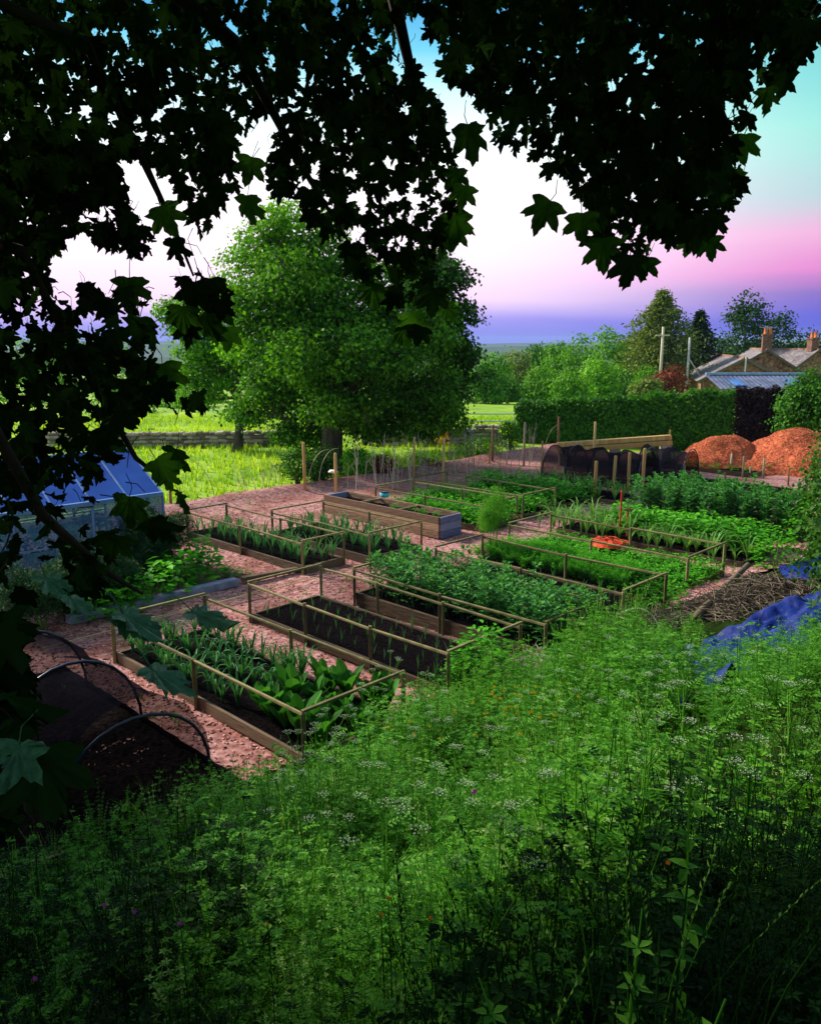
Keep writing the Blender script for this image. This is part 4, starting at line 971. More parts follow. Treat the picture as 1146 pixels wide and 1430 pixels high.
def crop(protos, b, rows, cols, name, label, cat, group, jit=.03, u0=.04, u1=.96, v0=.14, v1=.86, sc0=.85, sc1=1.15, z=0., skip=0.):
    k = 0
    rw = ['front row', 'second row', 'third row', 'fourth row', 'fifth row', 'sixth row'] if rows > 1 else ['single row']
    for j in range(rows):
        for i in range(cols):
            if random.random() < skip: continue
            u = u0+(u1-u0)*(i+.5*(j % 2)*.6)/max(1, cols-1); v = v0+(v1-v0)*(j/max(1, rows-1) if rows > 1 else .5); p = bedpt(b, min(u, .98), v)+np.array([random.gauss(0, jit), random.gauss(0, jit), z])
            o = ob(name, random.choice(protos), None, p, random.uniform(0, 2*PI), label=label+', '+rw[j]+' '+('left end' if i < 2 else 'right end' if i >= cols-2 else 'left half' if i < cols/2 else 'right half'), cat=cat, group=group); s = random.uniform(sc0, sc1); o.scale = (s, s, s*random.uniform(.9,1.1)); o.rotation_euler[0] = random.uniform(-.1,.1); o.rotation_euler[1] = random.uniform(-.1,.1); k += 1
LK = [strap(8, .48, .022, i, .5).mesh('leek_plant', ['leek']) for i in range(4)]
LK2 = [strap(9, .55, .026, i+9, .65).mesh('leek_plant', ['leek']) for i in range(4)]
GA = [strap(9, .62, .028, i+20, .62).mesh('garlic_plant', ['garlic']) for i in range(4)]
BN = [beanplant(i).mesh('broad_bean', ['bean']) for i in range(5)]
BN2 = [beanplant(i+7, .75, .10, 3).mesh('broad_bean', ['bean']) for i in range(4)]
PT = [bushy(i).mesh('potato_plant', ['potato']) for i in range(4)]
LT = [bushy(i+30, .2, .5, 80, .10).mesh('leafy_plant', ['potato']) for i in range(3)]
SB = [bushy(i+50, .17, .2, 60, .06).mesh('strawberry_plant', ['potato']) for i in range(3)]
CR = [feathery(i).mesh('carrot_plant', ['carrot']) for i in range(4)]
CH = [chardplant(i).mesh('chard_plant', ['chard']) for i in range(3)]
SD = [strap(3, .26, .012, i+70, .25).mesh('seedling', ['leek']) for i in range(3)]
crop(LK2, bA, 3, 13, 'leek_plant', 'strappy leek in the front bed, left of the broad chard', 'leek', 'leeks in the nearest bed', u0=.02, u1=.62, sc0=.9, sc1=1.25)
crop(CH, bA, 3, 5, 'chard_plant', 'broad leaved chard at the right end of the front bed', 'chard', 'chard in the nearest bed', u0=.70, u1=.97, v0=.2, v1=.9, sc0=.9, sc1=1.25)
crop(SD, bB, 4, 14, 'seedling', 'thin green seedling in the netted bed behind the chard', 'seedling', 'seedlings in the left netted bed', sc0=.7, sc1=1.2)
crop(BN, bC, 4, 15, 'broad_bean', 'blue green broad bean plant in the middle railed bed', 'bean plant', 'broad beans in the middle bed', v0=.16, v1=.88)
crop(SD, bD, 4, 12, 'seedling', 'thin seedling in the dark netted bed in front of the carrots', 'seedling', 'seedlings in the right netted bed', sc0=.7, sc1=1.3)
crop(CR, bEc, 6, 24, 'carrot_plant', 'feathery carrot top in the bed behind the dark netted bed', 'carrot', 'carrots in their bed', u0=.0, u1=.80, v0=.06, v1=.95, sc0=1.0, sc1=1.4)
crop(SB, bEc, 4, 4, 'strawberry_plant', 'low strawberry plant at the right end of the carrot bed', 'strawberry', 'strawberries beside the carrots', u0=.82, u1=.98, v0=.05, v1=.95)
crop(SB, bE, 5, 22, 'strawberry_plant', 'low leafy strawberry plant in the railed frame behind the carrots', 'strawberry', 'strawberries in the railed frame', u0=.06, u1=.98, v0=.05, v1=.95)
crop(LK, bG, 3, 16, 'leek_plant', 'leek in the narrow bed nearest the greenhouse', 'leek', 'leeks in the narrow bed')
crop(LK, bH, 4, 13, 'leek_plant', 'leek in the bed beside the tall planter', 'leek', 'leeks beside the planter', sc1=1.25)
crop(PT, bJ, 3, 10, 'potato_plant', 'bushy potato plant in the railed bed behind the planter', 'potato plant', 'potatoes behind the planter', sc1=1.3, u0=.1)
crop(PT, bK, 3, 10, 'potato_plant', 'bushy potato plant in the second railed bed', 'potato plant', 'potatoes in the second railed bed', sc1=1.35)
crop(LT, bO, 3, 10, 'potato_plant', 'tall potato plant left of the round stakes', 'potato plant', 'potatoes left of the stakes', sc0=.9, sc1=1.3)
crop(GA, bN, 3, 10, 'sweetcorn_plant', 'strap leaved plant growing between the round stakes', 'plant', 'strap leaved plants by the stakes')
crop(GA, bF, 5, 19, 'garlic_plant', 'long leaved garlic plant behind the red stake', 'garlic', 'garlic row', u0=-.1, v0=.0, sc0=.65, sc1=1.3, jit=.07)
crop(LT, bF, 3, 17, 'leafy_plant', 'leafy green plant along the back of the garlic bed', 'leafy plant', 'leafy plants behind the garlic', u0=.2, v0=.55, v1=1.1, sc0=1.1, sc1=1.35)
crop(BN2, bF2, 6, 19, 'broad_bean', 'tall broad bean at the right, behind the garlic', 'bean plant', 'tall broad beans at the right', u0=.16, u1=1.0, v0=.0, v1=1., sc0=.9, sc1=1.15)
crop(SB, bR2, 2, 8, 'small_plant', 'small green plant in the dark bed under the left heap', 'plant', 'small plants under the left heap')
cr_b = (np.array([.58,16.30,0]), 3.62, .66, .38)
crop(SB, cr_b, 1, 4, 'strawberry_plant', 'small leafy plant near the shade-tinted end of the tall planter', 'strawberry', 'plants in the tall planter', u0=.55, u1=.9, v0=.4, v1=.6, sc0=.6, sc1=.8)

def single(meshes, name, label, cat, px, py, s=1., z=0., group=None):
    p = at(px, py, z); o = ob(name, random.choice(meshes), None, (p[0], p[1], max(z, float(ground(p[0], p[1])))), random.uniform(0, 6), label=label, cat=cat, group=group); o.scale = (s, s, s); return o
# feathery fennel on the chips in the middle
def fennel(px, py, h, rad, m, label, name='fennel_plant', n=2600, lower=.35):
    w = at(px, py); t = thing(name, label, 'fennel', w); b = MB()
    for i in range(9): a = i*.7; b.tube([(math.cos(a)*.03, math.sin(a)*.03, 0), (math.cos(a)*rad*.35, math.sin(a)*rad*.35, h*.5), (math.cos(a)*rad*.6, math.sin(a)*rad*.6, h*.85)], [.007,.005,.003], 4)
    ob('stems', b.mesh('stems', ['wgrass']), t); u = rng.random(n)**.8; a = rng.uniform(0, 2*PI, n); rr = rad*np.sqrt(rng.random(n))*(1-.65*np.abs(u-.35)**1.3*1.5)
    lobe = rng.integers(0, 16, n); lr = rng.random((16, 3)); rr = rr*.55; P = np.stack([np.cos(a)*rr+(lr[lobe, 0]-.5)*rad*1.3, np.sin(a)*rr+(lr[lobe, 1]-.5)*rad*1.3, h*np.clip(lower+(1-lower)*(.15+.55*lr[lobe, 2]+.42*(u-.5)), .05, 1.05)], 1)+rng.normal(size=(n, 3))*.02; V, T, mi = leaf_cloud(P, rng.normal(size=P.shape), .07, .011 if m == 'fenneldark' else .007, .1); ob('fronds', tri_mesh('fronds', V, T, [m]), t, kind='stuff')
fennel(687, 790, 1.55, .30, 'fennel', 'feathery bright green fennel standing tall in the middle of the beds', n=5200, lower=.42)
fennel(225, 812, 1.35, .55, 'fenneldark', 'dark feathery asparagus fern beside the greenhouse corner', 'asparagus_fern', 34000, .05)
fennel(140, 850, 1.2, .55, 'fenneldark', 'dark feathery asparagus fern in front of the greenhouse glass', 'asparagus_fern', 26000, .05)
fennel(60, 880, 1.15, .55, 'fenneldark', 'dark feathery asparagus fern at the left edge before the greenhouse', 'asparagus_fern', 16000, .05)
for i, (px, py, s) in enumerate(((262,820,1.9),(290,812,1.5),(240,832,1.8),(318,808,1.1),(340,806,.9),(215,845,1.5),(275,800,1.8),(190,852,1.3),(165,860,1.3),(130,868,1.3))):
    single(LT if s > 1.2 else SB, 'leafy_plant', 'broad green leafy plant growing between the greenhouse and the blue grey board', 'leafy plant', px, py, s, group='leafy plants beside the greenhouse')
LTB = [bushy(i+90, .42, .85, 520, .085).mesh('currant_bush', ['potato']) for i in range(2)]
single(LTB, 'currant_bush', 'leafy currant bush at the end of the broad bean bed', 'bush', 675, 968, 1.0)
single(LTB, 'currant_bush', 'dark leafy bush just left of the blue tarpaulin', 'bush', 838, 905, .55)
single(LTB, 'currant_bush', 'dense leafy bush at the right end of the garlic bed', 'bush', 1082, 800, 1.0)
single(LTB, 'currant_bush', 'tall leafy bush at the right end of the tall broad beans', 'bush', 1128, 770, 1.2)
for i, (px, py) in enumerate(((905,852),(940,842),(885,868),(960,828),(930,860),(980,818))): single(SB, 'strawberry_plant', 'strawberry plant spilling past the end of the carrot bed', 'strawberry', px, py, 1.3, group='strawberries at the carrot bed end')

# ------------------------------------------------------------------ debris pile, log, tarp on the bank
def bz(px, py, it=6):
    """point where the view meets the bank surface"""
    d = ray(px, py); t = np.linspace(1.2, 40, 3000)[:, None]; P = np.array([0, 0, CAMH])+t*d; k = int(np.argmax(P[:, 2] <= ground(P[:, 0], P[:, 1]))); return P[k]
# tarpaulin draped over ground
def tarp(label, quad, m, name, amp=.07, lift=.10):
    c = [bz(*q) for q in quad]; nn = 44; V = []; F = []; cen = sum(c)/4
    for j in range(nn+1):
        for i in range(nn+1):
            u, v = i/nn, j/nn; u2 = u+.03*math.sin(v*9+1); v2 = v+.04*math.sin(u*7)
            p = c[0]*(1-u2)*(1-v2)+c[1]*u2*(1-v2)+c[2]*u2*v2+c[3]*(1-u2)*v2; q = Vector((p[0]*2.2, p[1]*2.2, 0))
            z = float(ground(p[0], p[1]))+lift+amp*(abs(mnoise.noise(q))*2.2+mnoise.noise(q*2.7)*.7+.4*mnoise.noise(q*7)); V.append((p[0]-cen[0], p[1]-cen[1], z-cen[2]))
    for j in range(nn):
        for i in range(nn): a = j*(nn+1)+i; F.append((a, a+1, a+nn+2, a+nn+1))
    b = MB(); b.add(V, F); return ob(name, b.mesh(name, [m], True), None, cen, label=label, cat='tarpaulin')
tarp('crumpled royal blue tarpaulin on the bank at the right', [(975,905),(1150,835),(1160,890),(950,1010)], 'tarp', 'blue_tarpaulin', .10, .08)
tarp('faded blue plastic sheet on the bank left of the royal blue tarpaulin', [(880,925),(965,905),(975,945),(895,955)], 'tarp2', 'plastic_sheet', .05, .05)
tarp('blue mesh sheet behind the twig heap at the right edge', [(1085,795),(1150,780),(1160,815),(1095,815)], 'tarp', 'blue_mesh_sheet', .05, .06)
a, b_ = bz(972,872)+[0,0,.12], bz(1042,812)+[0,0,.28]; m = MB(); m.tube([a-a, (b_-a)*.5+[0,0,.02], b_-a], [.055,.05,.045], 10); ob('log', m.mesh('log', ['logwood'], True), None, a, label='grey brown log lying across the twig heap beside the tarpaulin', cat='log')
def twigheap(px, py, R, n, label, m='straw', h=.35):
    c = bz(px, py); P = MB()
    for i in range(n):
        a = random.uniform(0, 2*PI); r_ = R*random.random()**.6; p = np.array([math.cos(a)*r_, math.sin(a)*r_, random.random()*h*(1-r_/R)+.03]); d = unit(np.array([random.gauss(0,1), random.gauss(0,1), random.gauss(.1,.35)]))*random.uniform(.08,.32); g = float(ground(c[0]+p[0], c[1]+p[1]))-c[2]; p[2] += g
        P.tube([p-d, p+np.array([0,0,random.uniform(0,.05)]), p+d], [.005,.006,.002], 4, cap=False)
    ob('twig_heap', P.mesh('twig_heap', [m]), None, c, label=label, cat='twigs', kind='stuff')
twigheap(1050, 840, .9, 1100, 'tangled heap of dry brown twigs between the beds and the tarpaulin', 'straw', .36)
twigheap(905, 875, .5, 400, 'loose straw and twigs left of the log', 'straw', .14)
twigheap(740, 940, .4, 200, 'dead sticks on the chips at the end of the bean bed', 'stick', .22)
p = bz(1048, 940)+[0,0,.25]; m = MB(); m.tube([(0,0,0),(0,0,.07),(0,0,.09),(0,0,.11)], [.02,.02,.009,.009], 10); o = ob('plastic_bottle', m.mesh('plastic_bottle', ['pinkish'], True), None, p, label='small pink bottle lying on the blue tarpaulin', cat='bottle'); o.rotation_euler = (.5, 1.0, .3)
p = bz(880, 900)+[0,0,.15]; m = MB(); m.tube([(.38*math.cos(a), .1*math.sin(a*2), .34*math.sin(a)) for a in np.linspace(.2, PI-.1, 14)], .009, 6); ob('hose_arc', m.mesh('hose_arc', ['umbel'], True), None, p, label='pale looped hose arching out of the weeds left of the tarpaulin', cat='hose')

# ================================================================== THE WILD BANK
def fern_weed(seed, h=.6, nl=10, ls=.024, m=0):
    r = random.Random(seed); b = MB(); b.tube([(0,0,-.05),(.02,.01,h*.5),(.03,.0,h)], [.003,.0025,.0015], 4, m=m, cap=False)
    for i in range(nl):
        t = .2+.8*i/nl; a = i*2.4+r.random(); c = np.array([.03*t, 0, h*t]); ln = .22*(1.25-t)*r.uniform(.8,1.2); d = np.array([math.cos(a), math.sin(a), .45]); d /= np.linalg.norm(d); sd = np.array([-math.sin(a), math.cos(a), 0])
        for k in range(5):
            u = .3+.7*k/5; p = c+d*ln*u+np.array([0,0,-.05*u*u])
            for sg in (-1, 1): b.sleaf(p, d*.6+sd*sg, (0,0,1), ls*(1.6-u)*1.2, ls*.7*(1.5-u), m)
        b.sleaf(c+d*ln, d, (0,0,1), ls*1.2, ls*.6, m); b.tube([c, c+d*ln], [.002,.001], 3, m=m, cap=False)
    return b
def broad_weed(seed, h=.7, ls=.045, m=0):
    r = random.Random(seed); b = MB(); b.tube([(0,0,-.05),(.02,0,h*.6),(.0,.02,h)], [.0035,.003,.002], 4, m=m, cap=False); k = int(h/.07)
    for i in range(k):
        t = (i+1)/k; z = h*t; a0 = i*PI/2+r.random()*.4
        for sg in (0, PI, PI/2): a = a0+sg+r.uniform(-.4,.4); l_ = ls*(1.35-.8*t)*r.uniform(.6,1.2); b.leaf((.02*t,0,z), (math.cos(a), math.sin(a), r.uniform(-.1,.35)), (0,0,1), l_, l_*.55, m, .3)
    return b
def cleaver(seed, h=.6, m=0):
    r = random.Random(seed); b = MB()
    for s in range(3):
        a0 = r.uniform(0,6.3); o = r.uniform(.05,.2); b.tube([(0,0,-.03),(math.cos(a0)*o*.5,math.sin(a0)*o*.5,h*.5),(math.cos(a0)*o,math.sin(a0)*o,h)], [.003,.003,.0015], 3, m=m, cap=False)
        for i in range(9):
            t = .15+.85*i/9; c = (math.cos(a0)*o*t, math.sin(a0)*o*t, h*t)
            for q in range(5): a = q*1.256+i; b.sleaf(c, (math.cos(a), math.sin(a), .25), (0,0,1), .030*(1.3-.6*t), .011, m)
    return b
def umbel_plant(seed, h=.85, m=0, mf=1, nu=4):
    r = random.Random(seed); b = MB(); b.tube([(0,0,-.05),(.01,.01,h*.5),(.0,.02,h*.82)], [.0035,.003,.002], 4, m=m, cap=False)
    for s in range(nu):
        a = s*2.1+r.random(); e = np.array([math.cos(a)*.14*(s > 0), math.sin(a)*.14*(s > 0), h*(1-.07*s)]); b.tube([(0,.015,h*.6), e], [.003,.002], 3, m=m, cap=False)
        for k in range(14):
            q = k*2.4; rr = .036*math.sqrt(k/13); c = e+np.array([math.cos(q)*rr, math.sin(q)*rr, .02-.2*rr]); b.tube([e-[0,0,.02], c], .0009, 3, m=m, cap=False)
            for u in range(4): w = u*1.57; b.sleaf(c+np.array([math.cos(w+k), math.sin(w+k), 0])*.003, (math.cos(w), math.sin(w), .3), (0,0,1), .0045, .004, mf, 0)
    for i in range(5):
        t = .2+.12*i; a = i*2.4; d = np.array([math.cos(a), math.sin(a), .5]); sd = np.array([-math.sin(a), math.cos(a), 0])
        for k in range(6):
            u = .25+.75*k/6; p = np.array([0,0,h*t])+d*.17*u
            for sg in (-1,1): b.sleaf(p, d*.6+sd*sg, (0,0,1), .035*(1.5-u), .018, m)
    return b
def seedgrass(seed, h=.85, m=0, ms=1):
    r = random.Random(seed); b = MB()
    for s in range(4):
        a = r.uniform(0,6.3); o = r.uniform(.05,.25); hh = h*r.uniform(.75,1.1); P = [np.array([math.cos(a)*o*t*t, math.sin(a)*o*t*t, hh*(t-.08*t*t)]) for t in (0,.35,.7,1)]; b.tube(P, [.0022,.002,.0015,.001], 3, m=m, cap=False)
        for k in range(14): t = k/14; p = P[2]+(P[3]-P[2])*(.2+.8*t); w = r.uniform(0,6.3); b.sleaf(p, (math.cos(w)*.5, math.sin(w)*.5, 1), (math.cos(w),math.sin(w),0), .016, .006, ms)
    return b
leafm('weedshade', (.004,.022,.003), (.012,.05,.006), tr=.15, spec=.05)  # weed leaf colour with shade painted in
WM = ['weed', 'weed2', 'wgrass', 'weedpale', 'umbel', 'weedshade']
def retag(b, m): b.m = [m if q == 0 else q for q in b.m]; return b.arr()
protoA = [fern_weed(i, h).arr() for i, h in enumerate((.5,.6,.7))]+[retag(fern_weed(i+5, h), 1) for i, h in enumerate((.55,.75))]
protoB = [broad_weed(i, h).arr() for i, h in enumerate((.5,.65,.8))]+[retag(broad_weed(8, .6, .055), 1)]
protoC = [retag(cleaver(i, .55), k) for i, k in enumerate((0,1,3))]
protoG = [tuft(9, .6, .010, .28, 5, 2), tuft(8, .5, .012, .3, 6, 2), tuft(9, .7, .009, .22, 7, 0)]
def sgm(b): b.m = [2 if q == 0 else 3 for q in b.m]; return b.arr()
protoS = [sgm(seedgrass(i)) for i in range(3)]
def bankpts(n, near=1.15):
    y = near+rng.random(n)**1.15*13; x = rng.uniform(-.62, .62, n)*(y+1.2); s = (x+.25)*.707-(y-8.9)*.707
    ok = (s > .05+.5*rng.random(n)) & (np.hypot(x, y) > near); return x[ok], y[ok], s[ok]
parts = []
def sow(protos, n, s0, s1, filt=None, near=1.15):
    x, y, s = bankpts(n, near)
    if filt is not None: k = filt(x, y, s); x, y, s = x[k], y[k], s[k]
    pick = rng.integers(0, len(protos), len(x))
    edge = np.clip(.34+s*.42, .34, 1)*(.80+.42*np.sin(x*2.3+y*1.1)*np.sin(y*1.9-x*.8)+.12*rng.random(len(x)))
    edge = edge*np.where((x > .27*y+.25) & (y > 4.4), .72, 1.)
    for q, pr in enumerate(protos):
        i = pick == q; m = int(i.sum())
        if m:
            dist = np.hypot((x[i]-.45)*1.15, y[i]); dk = rng.random(m) < np.clip(.85-(dist-1.7)/1.5, 0, .8)+.6*(x[i] < -.35-.12*y[i])*(y[i] < 5.2)+.55*(x[i] > .28*y[i]+.1)*(y[i] < 4.6)  # near and corner weeds take the darker colour to imitate shade
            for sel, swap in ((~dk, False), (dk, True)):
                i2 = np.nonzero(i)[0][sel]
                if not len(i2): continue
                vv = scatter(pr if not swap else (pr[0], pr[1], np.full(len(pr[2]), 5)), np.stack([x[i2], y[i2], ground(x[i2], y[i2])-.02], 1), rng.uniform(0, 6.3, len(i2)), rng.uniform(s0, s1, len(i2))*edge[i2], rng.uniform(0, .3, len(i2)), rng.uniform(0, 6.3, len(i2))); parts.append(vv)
        if 0: parts.append(scatter(pr, np.stack([x[i], y[i], ground(x[i], y[i])-.02], 1), rng.uniform(0, 6.3, m), rng.uniform(s0, s1, m)*edge[i], rng.uniform(0, .3, m), rng.uniform(0, 6.3, m)))
patch = lambda x, y, s: (np.sin(x*1.7+1)*np.sin(y*1.3)+rng.normal(size=len(x))*.4) > -.1
TQ = [tuple(bz(*q)[:2]) for q in ((925,868),(955,835),(1060,785),(1150,768),(1260,768),(1260,880),(1060,925),(985,940),(975,880))]
notarp = lambda x, y, s: ~inpoly(x, y, TQ)
TARPQ = None
sow(protoA, 4600, .7, 1.15, notarp, 1.6)
mounds = [(.2,7.2,.5),(1.0,7.6,.6),(1.9,7.9,.65),(2.5,8.5,.45),(.9,6.3,.55),(2.0,6.6,.7),(3.0,7.2,.45),(-.5,6.0,.4),(1.4,5.2,.5),(2.7,5.6,.6),(.1,5.0,.45),(-.9,5.0,.4),(3.7,6.0,.4)]
for mx, my, mh in mounds:      # bushier clumps of parsley leaf standing above the rest
    q = 60; a = rng.uniform(0, 6.3, q); r_ = .48*np.sqrt(rng.random(q)); X, Y = mx+r_*np.cos(a), my+r_*np.sin(a); pr = protoA[int(rng.integers(0, 5))]
    parts.append(scatter(pr, np.stack([X, Y, ground(X, Y)-.02], 1), rng.uniform(0, 6.3, q), (mh/.62)*(1.25-.8*(r_/.48)**2)*rng.uniform(.85, 1.1, q), rng.uniform(0, .35, q), a))
sow(protoB, 500, .6, 1.1, notarp, 2.4); sow(protoC, 2900, .7, 1.2, notarp); sow(protoG, 2600, .6, 1.1, notarp, 1.7); sow(protoS, 1000, .7, 1.15, lambda x, y, s: patch(x, y, s) & notarp(x, y, s))
V, T, mi = join(parts)
print('bank tris', len(T))
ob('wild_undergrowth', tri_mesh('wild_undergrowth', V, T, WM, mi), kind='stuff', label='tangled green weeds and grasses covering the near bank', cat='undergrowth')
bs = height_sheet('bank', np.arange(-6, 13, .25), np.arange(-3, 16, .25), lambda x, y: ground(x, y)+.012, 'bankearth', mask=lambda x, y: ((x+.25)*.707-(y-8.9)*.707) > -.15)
# individually readable plants on the bank
UM = [umbel_plant(i).mesh('cow_parsley', ['weed2', 'umbel']) for i in range(3)]
def onbank(px, py, up_):
    """stand a plant of height up_ whose head shows at px,py"""
    d = ray(px, py); t = np.linspace(1.2, 40, 3000)[:, None]; P = np.array([0, 0, CAMH])+t*d; k = int(np.argmax(P[:, 2] <= ground(P[:, 0], P[:, 1])+up_)); p = P[k]; return p[0], p[1], float(ground(p[0], p[1]))
for i, (px, py) in enumerate(((415,1015),(440,1005),(520,930),(545,905),(470,1010),(495,985),(560,965),(620,960),(815,900),(870,960),(840,870),(905,935),(700,1010),(755,900),(395,1070),(530,1060),(960,905),(1035,870),(1090,900),(1105,945),(930,990),(610,1060),(590,935),(600,990),(430,1045),(455,985),(505,950),(575,1010),(640,1035),(690,1075),(735,960),(785,985),(850,930),(885,900),(920,910),(955,945),(820,1035),(760,1070),(900,1050),(540,1110),(450,1100),(1000,940),(1060,1020),(700,1130),(780,930),(990,1010))):
    x, y, z = onbank(px, py, .9); o = ob('cow_parsley', UM[i % 3], None, (x, y, z), random.uniform(0,6), label='white flowered cow parsley on the weedy bank, '+place_words(px, py), cat='cow parsley', group='cow parsley on the bank'); s = random.uniform(.85,1.15); o.scale = (s, s, 1)
DK = [broad_weed(i+60, .95, .062).mesh('nettle', ['weed']) for i in range(3)]
for i, (px, py) in enumerate(((1000,960),(1060,900),(1075,985),(930,960),(1120,880),(960,1080))):
    x, y, z = onbank(px, py, .95); o = ob('nettle', DK[i % 3], None, (x, y, z), random.uniform(0,6), label='tall broad leaved nettle on the weedy bank, '+place_words(px, py), cat='nettle', group='nettles on the bank')
def flower(name, label, px, py, m, h, r_, group, petals=5):
    x, y, z = onbank(px, py, h); t = thing(name, label, 'flower', (x, y, z), group=group); b = MB(); b.tube([(0,0,0),(.01,0,h*.5),(0,0,h)], [.0025,.002,.0015], 4); ob('stem', b.mesh('stem', ['weedshade']), t)
    b = MB()
    for k in range(petals): a = k*2*PI/petals; b.leaf((0,-.002,h), (math.cos(a), -.35, math.sin(a)+.3), (0,-1,.5), r_, r_*.8, 0, .1)
    ob('petals', b.mesh('petals', [m]), t)
for px, py, lb in ((662,1105,'single purple cranesbill flower glowing in the middle of the bank'),(146,1264,'small violet flower at the lower left, leftmost of three'),(188,1273,'dim mauve flower second of the three at lower left'),(252,1290,'purple flower third of the row at lower left'),(50,1367,'faint violet flower in the bottom left corner')): flower('cranesbill_flower', lb, px, py, 'purple', .75, .011 if py > 1200 else .015, 'purple flowers')
for px, py, lb in ((374,1290,'small orange flower right of the purple flowers at lower left'),(532,1276,'tiny orange flower in the lower middle of the bank'),(542,1254,'tiny orange bloom just above another in the lower middle'),(601,1282,'lone orange dot of a flower right of the lower middle pair'),(932,1204,'orange flower in the dark weeds at lower right')): flower('orange_flower', lb, px, py, 'orangefl', .7, .007, 'orange flowers')
for i in range(46):
    px, py = random.choice(((random.gauss(705,14), random.gauss(965,10)), (random.gauss(700,30), random.gauss(985,14)), (random.gauss(760,30), random.gauss(975,16)), (random.gauss(620,50), random.gauss(1010,18)))); flower('buttercup', 'yellow buttercup in the patch below the currant bush', px, py, 'yellow', .5, .016, 'yellow buttercups')
# long arching stems
for i, (px, py, h) in enumerate(((870,1090,1.3),(880,1150,1.4),(1050,1000,1.3),(430,1140,1.2),(960,1060,1.4),(720,1150,1.2),(1005,1120,1.3),(560,1250,1.1))):
    x, y, z = onbank(px, py, h*.7)
    if math.hypot(x, y) < 3.4: continue
    b = MB(); a = random.uniform(0,6); o = random.uniform(.2,.7); P = [(math.cos(a)*o*t*t, math.sin(a)*o*t*t, h*(t-.3*t*t)) for t in np.linspace(0,1,9)]; b.tube(P, [.006-.0006*k for k in range(9)], 5)
    for k in range(2,9):
        for sg in (-1,1): b.leaf(P[k], (math.cos(a+sg*1.3), math.sin(a+sg*1.3), .2), (0,0,1), .045, .025, 0, .3)
    ob('bramble_stem', b.mesh('bramble_stem', ['weed'], True), None, (x, y, z), label='long arching bramble stem over the weeds, '+place_words(px, py), cat='bramble', group='bramble stems on the bank')
# dark scrub at the right edge of the bank
def scrub(label, pts, n, m='hedge', leaf=.07, tr=.05):
    base = np.array(pts[0][0]).copy(); base[2] = float(ground(base[0], base[1])); t = thing('elder_bush', label, 'bush', base)
    V, T, mi = crown([(np.array(c)-base, r) for c, r in pts], n, leaf, leaf*1.4, per=9, inner=.35); ob('foliage', tri_mesh('foliage', V, T, [m]), t, kind='stuff'); b = MB()
    for c, r in pts: q = np.array(c)-base; b.tube([(0,0,-.1), q*.5+[0,0,-.1], q*1.1], [tr,tr*.6,tr*.2], 6)
    ob('stems', b.mesh('stems', ['bark']), t)
scrub('dark elder bush rising at the right edge beside the tarpaulin', [((5.5,9.6,1.7),(.8,.9,.9)),((5.0,8.4,1.6),(.7,.8,.6)),((6.3,11.0,2.0),(.9,1.0,1.1)),((7.2,12.9,1.6),(.8,.8,.9)),((8.6,15.3,1.4),(1.1,1.0,1.3)),((9.9,17.5,1.6),(1.2,1.2,1.3))], 24000, 'bigtree2')
scrub('bush added to darken the lower right corner of the bank', [((3.0,3.9,2.7),(.7,.8,.6)),((3.7,5.2,2.6),(.8,.9,.7)),((2.3,2.5,2.8),(.6,.6,.5)),((4.5,6.8,2.2),(.7,.9,.6))], 12000, 'bigtree2', .06)  # added beyond the frame to deepen the shade of this corner

# ================================================================== THE OVERHANGING SYCAMORE
def maple(seed, k=1., detail=True, pet=.5):
    """five lobed toothed leaf, unit length, base at origin pointing -Z, blade in XZ plane"""
    r = random.Random(seed)
    half = [(0,1.0),(7,.86),(11,.88),(17,.72),(23,.66),(29,.50),(35,.60),(41,.80),(46,.82),(50,.95),(56,.78),(62,.76),(68,.60),(76,.46),(84,.52),(92,.62),(100,.68),(108,.56),(118,.50),(130,.40),(148,.30),(168,.22)] if detail else \
           [(0,1.0),(12,.80),(28,.50),(44,.84),(50,.94),(62,.70),(76,.46),(98,.66),(120,.48),(160,.25)]
    pts = []
    for a, q in half: pts.append((a, q*(1+r.uniform(-.05,.05))))
    for a, q in half[:0:-1]: pts.append((-a, q*(1+r.uniform(-.05,.05))))
    V = [(0,0,0)]; 
    for a, q in pts:
        t = math.radians(a); x, z = math.sin(t)*q*.62, -math.cos(t)*q*.62
        fold = -.10*abs(math.sin(2.5*t))*q; curl = .16*q*q+.10*r.uniform(-1,1)*q; V.append((x, fold+curl, z-.18))
    V = [(v[0], v[1], v[2]) if i else (0, 0, -.12) for i, v in enumerate(V)]
    n_ = len(pts); b = MB(); b.add(V, [(0, 1+i, 1+(i+1) % n_) for i in range(n_)])
    b.tube([(0,0,-.12),(r.uniform(-.05,.05),.06,.12),(r.uniform(-.1,.1),.02,.12+pet*.5)], [.012,.010,.008], 3, cap=False)
    return b
MLm = [maple(i).mesh('leaf', ['canopy']) for i in range(7)]
for me in MLm: me.polygons.foreach_set('use_smooth', [True]*len(me.polygons))
MLa = [maple(i, detail=False).arr() for i in range(4)]
MLd = [maple(i+20).arr() for i in range(4)]
from mathutils import Matrix, Euler
TB = np.array([-2.6, -2.2, 0]); TB[2] = float(ground(TB[0], TB[1]))
mt = thing('overhanging_sycamore', 'near sycamore whose dark lobed leaves frame the top and left of the view', 'tree', TB)
limb = MB()
def lb_(pts, r0, r1, n=8): P = [np.array(p, float)-TB for p in pts]; k = len(P)-1; limb.tube(P, [r0+(r1-r0)*i/k for i in range(k+1)], n)
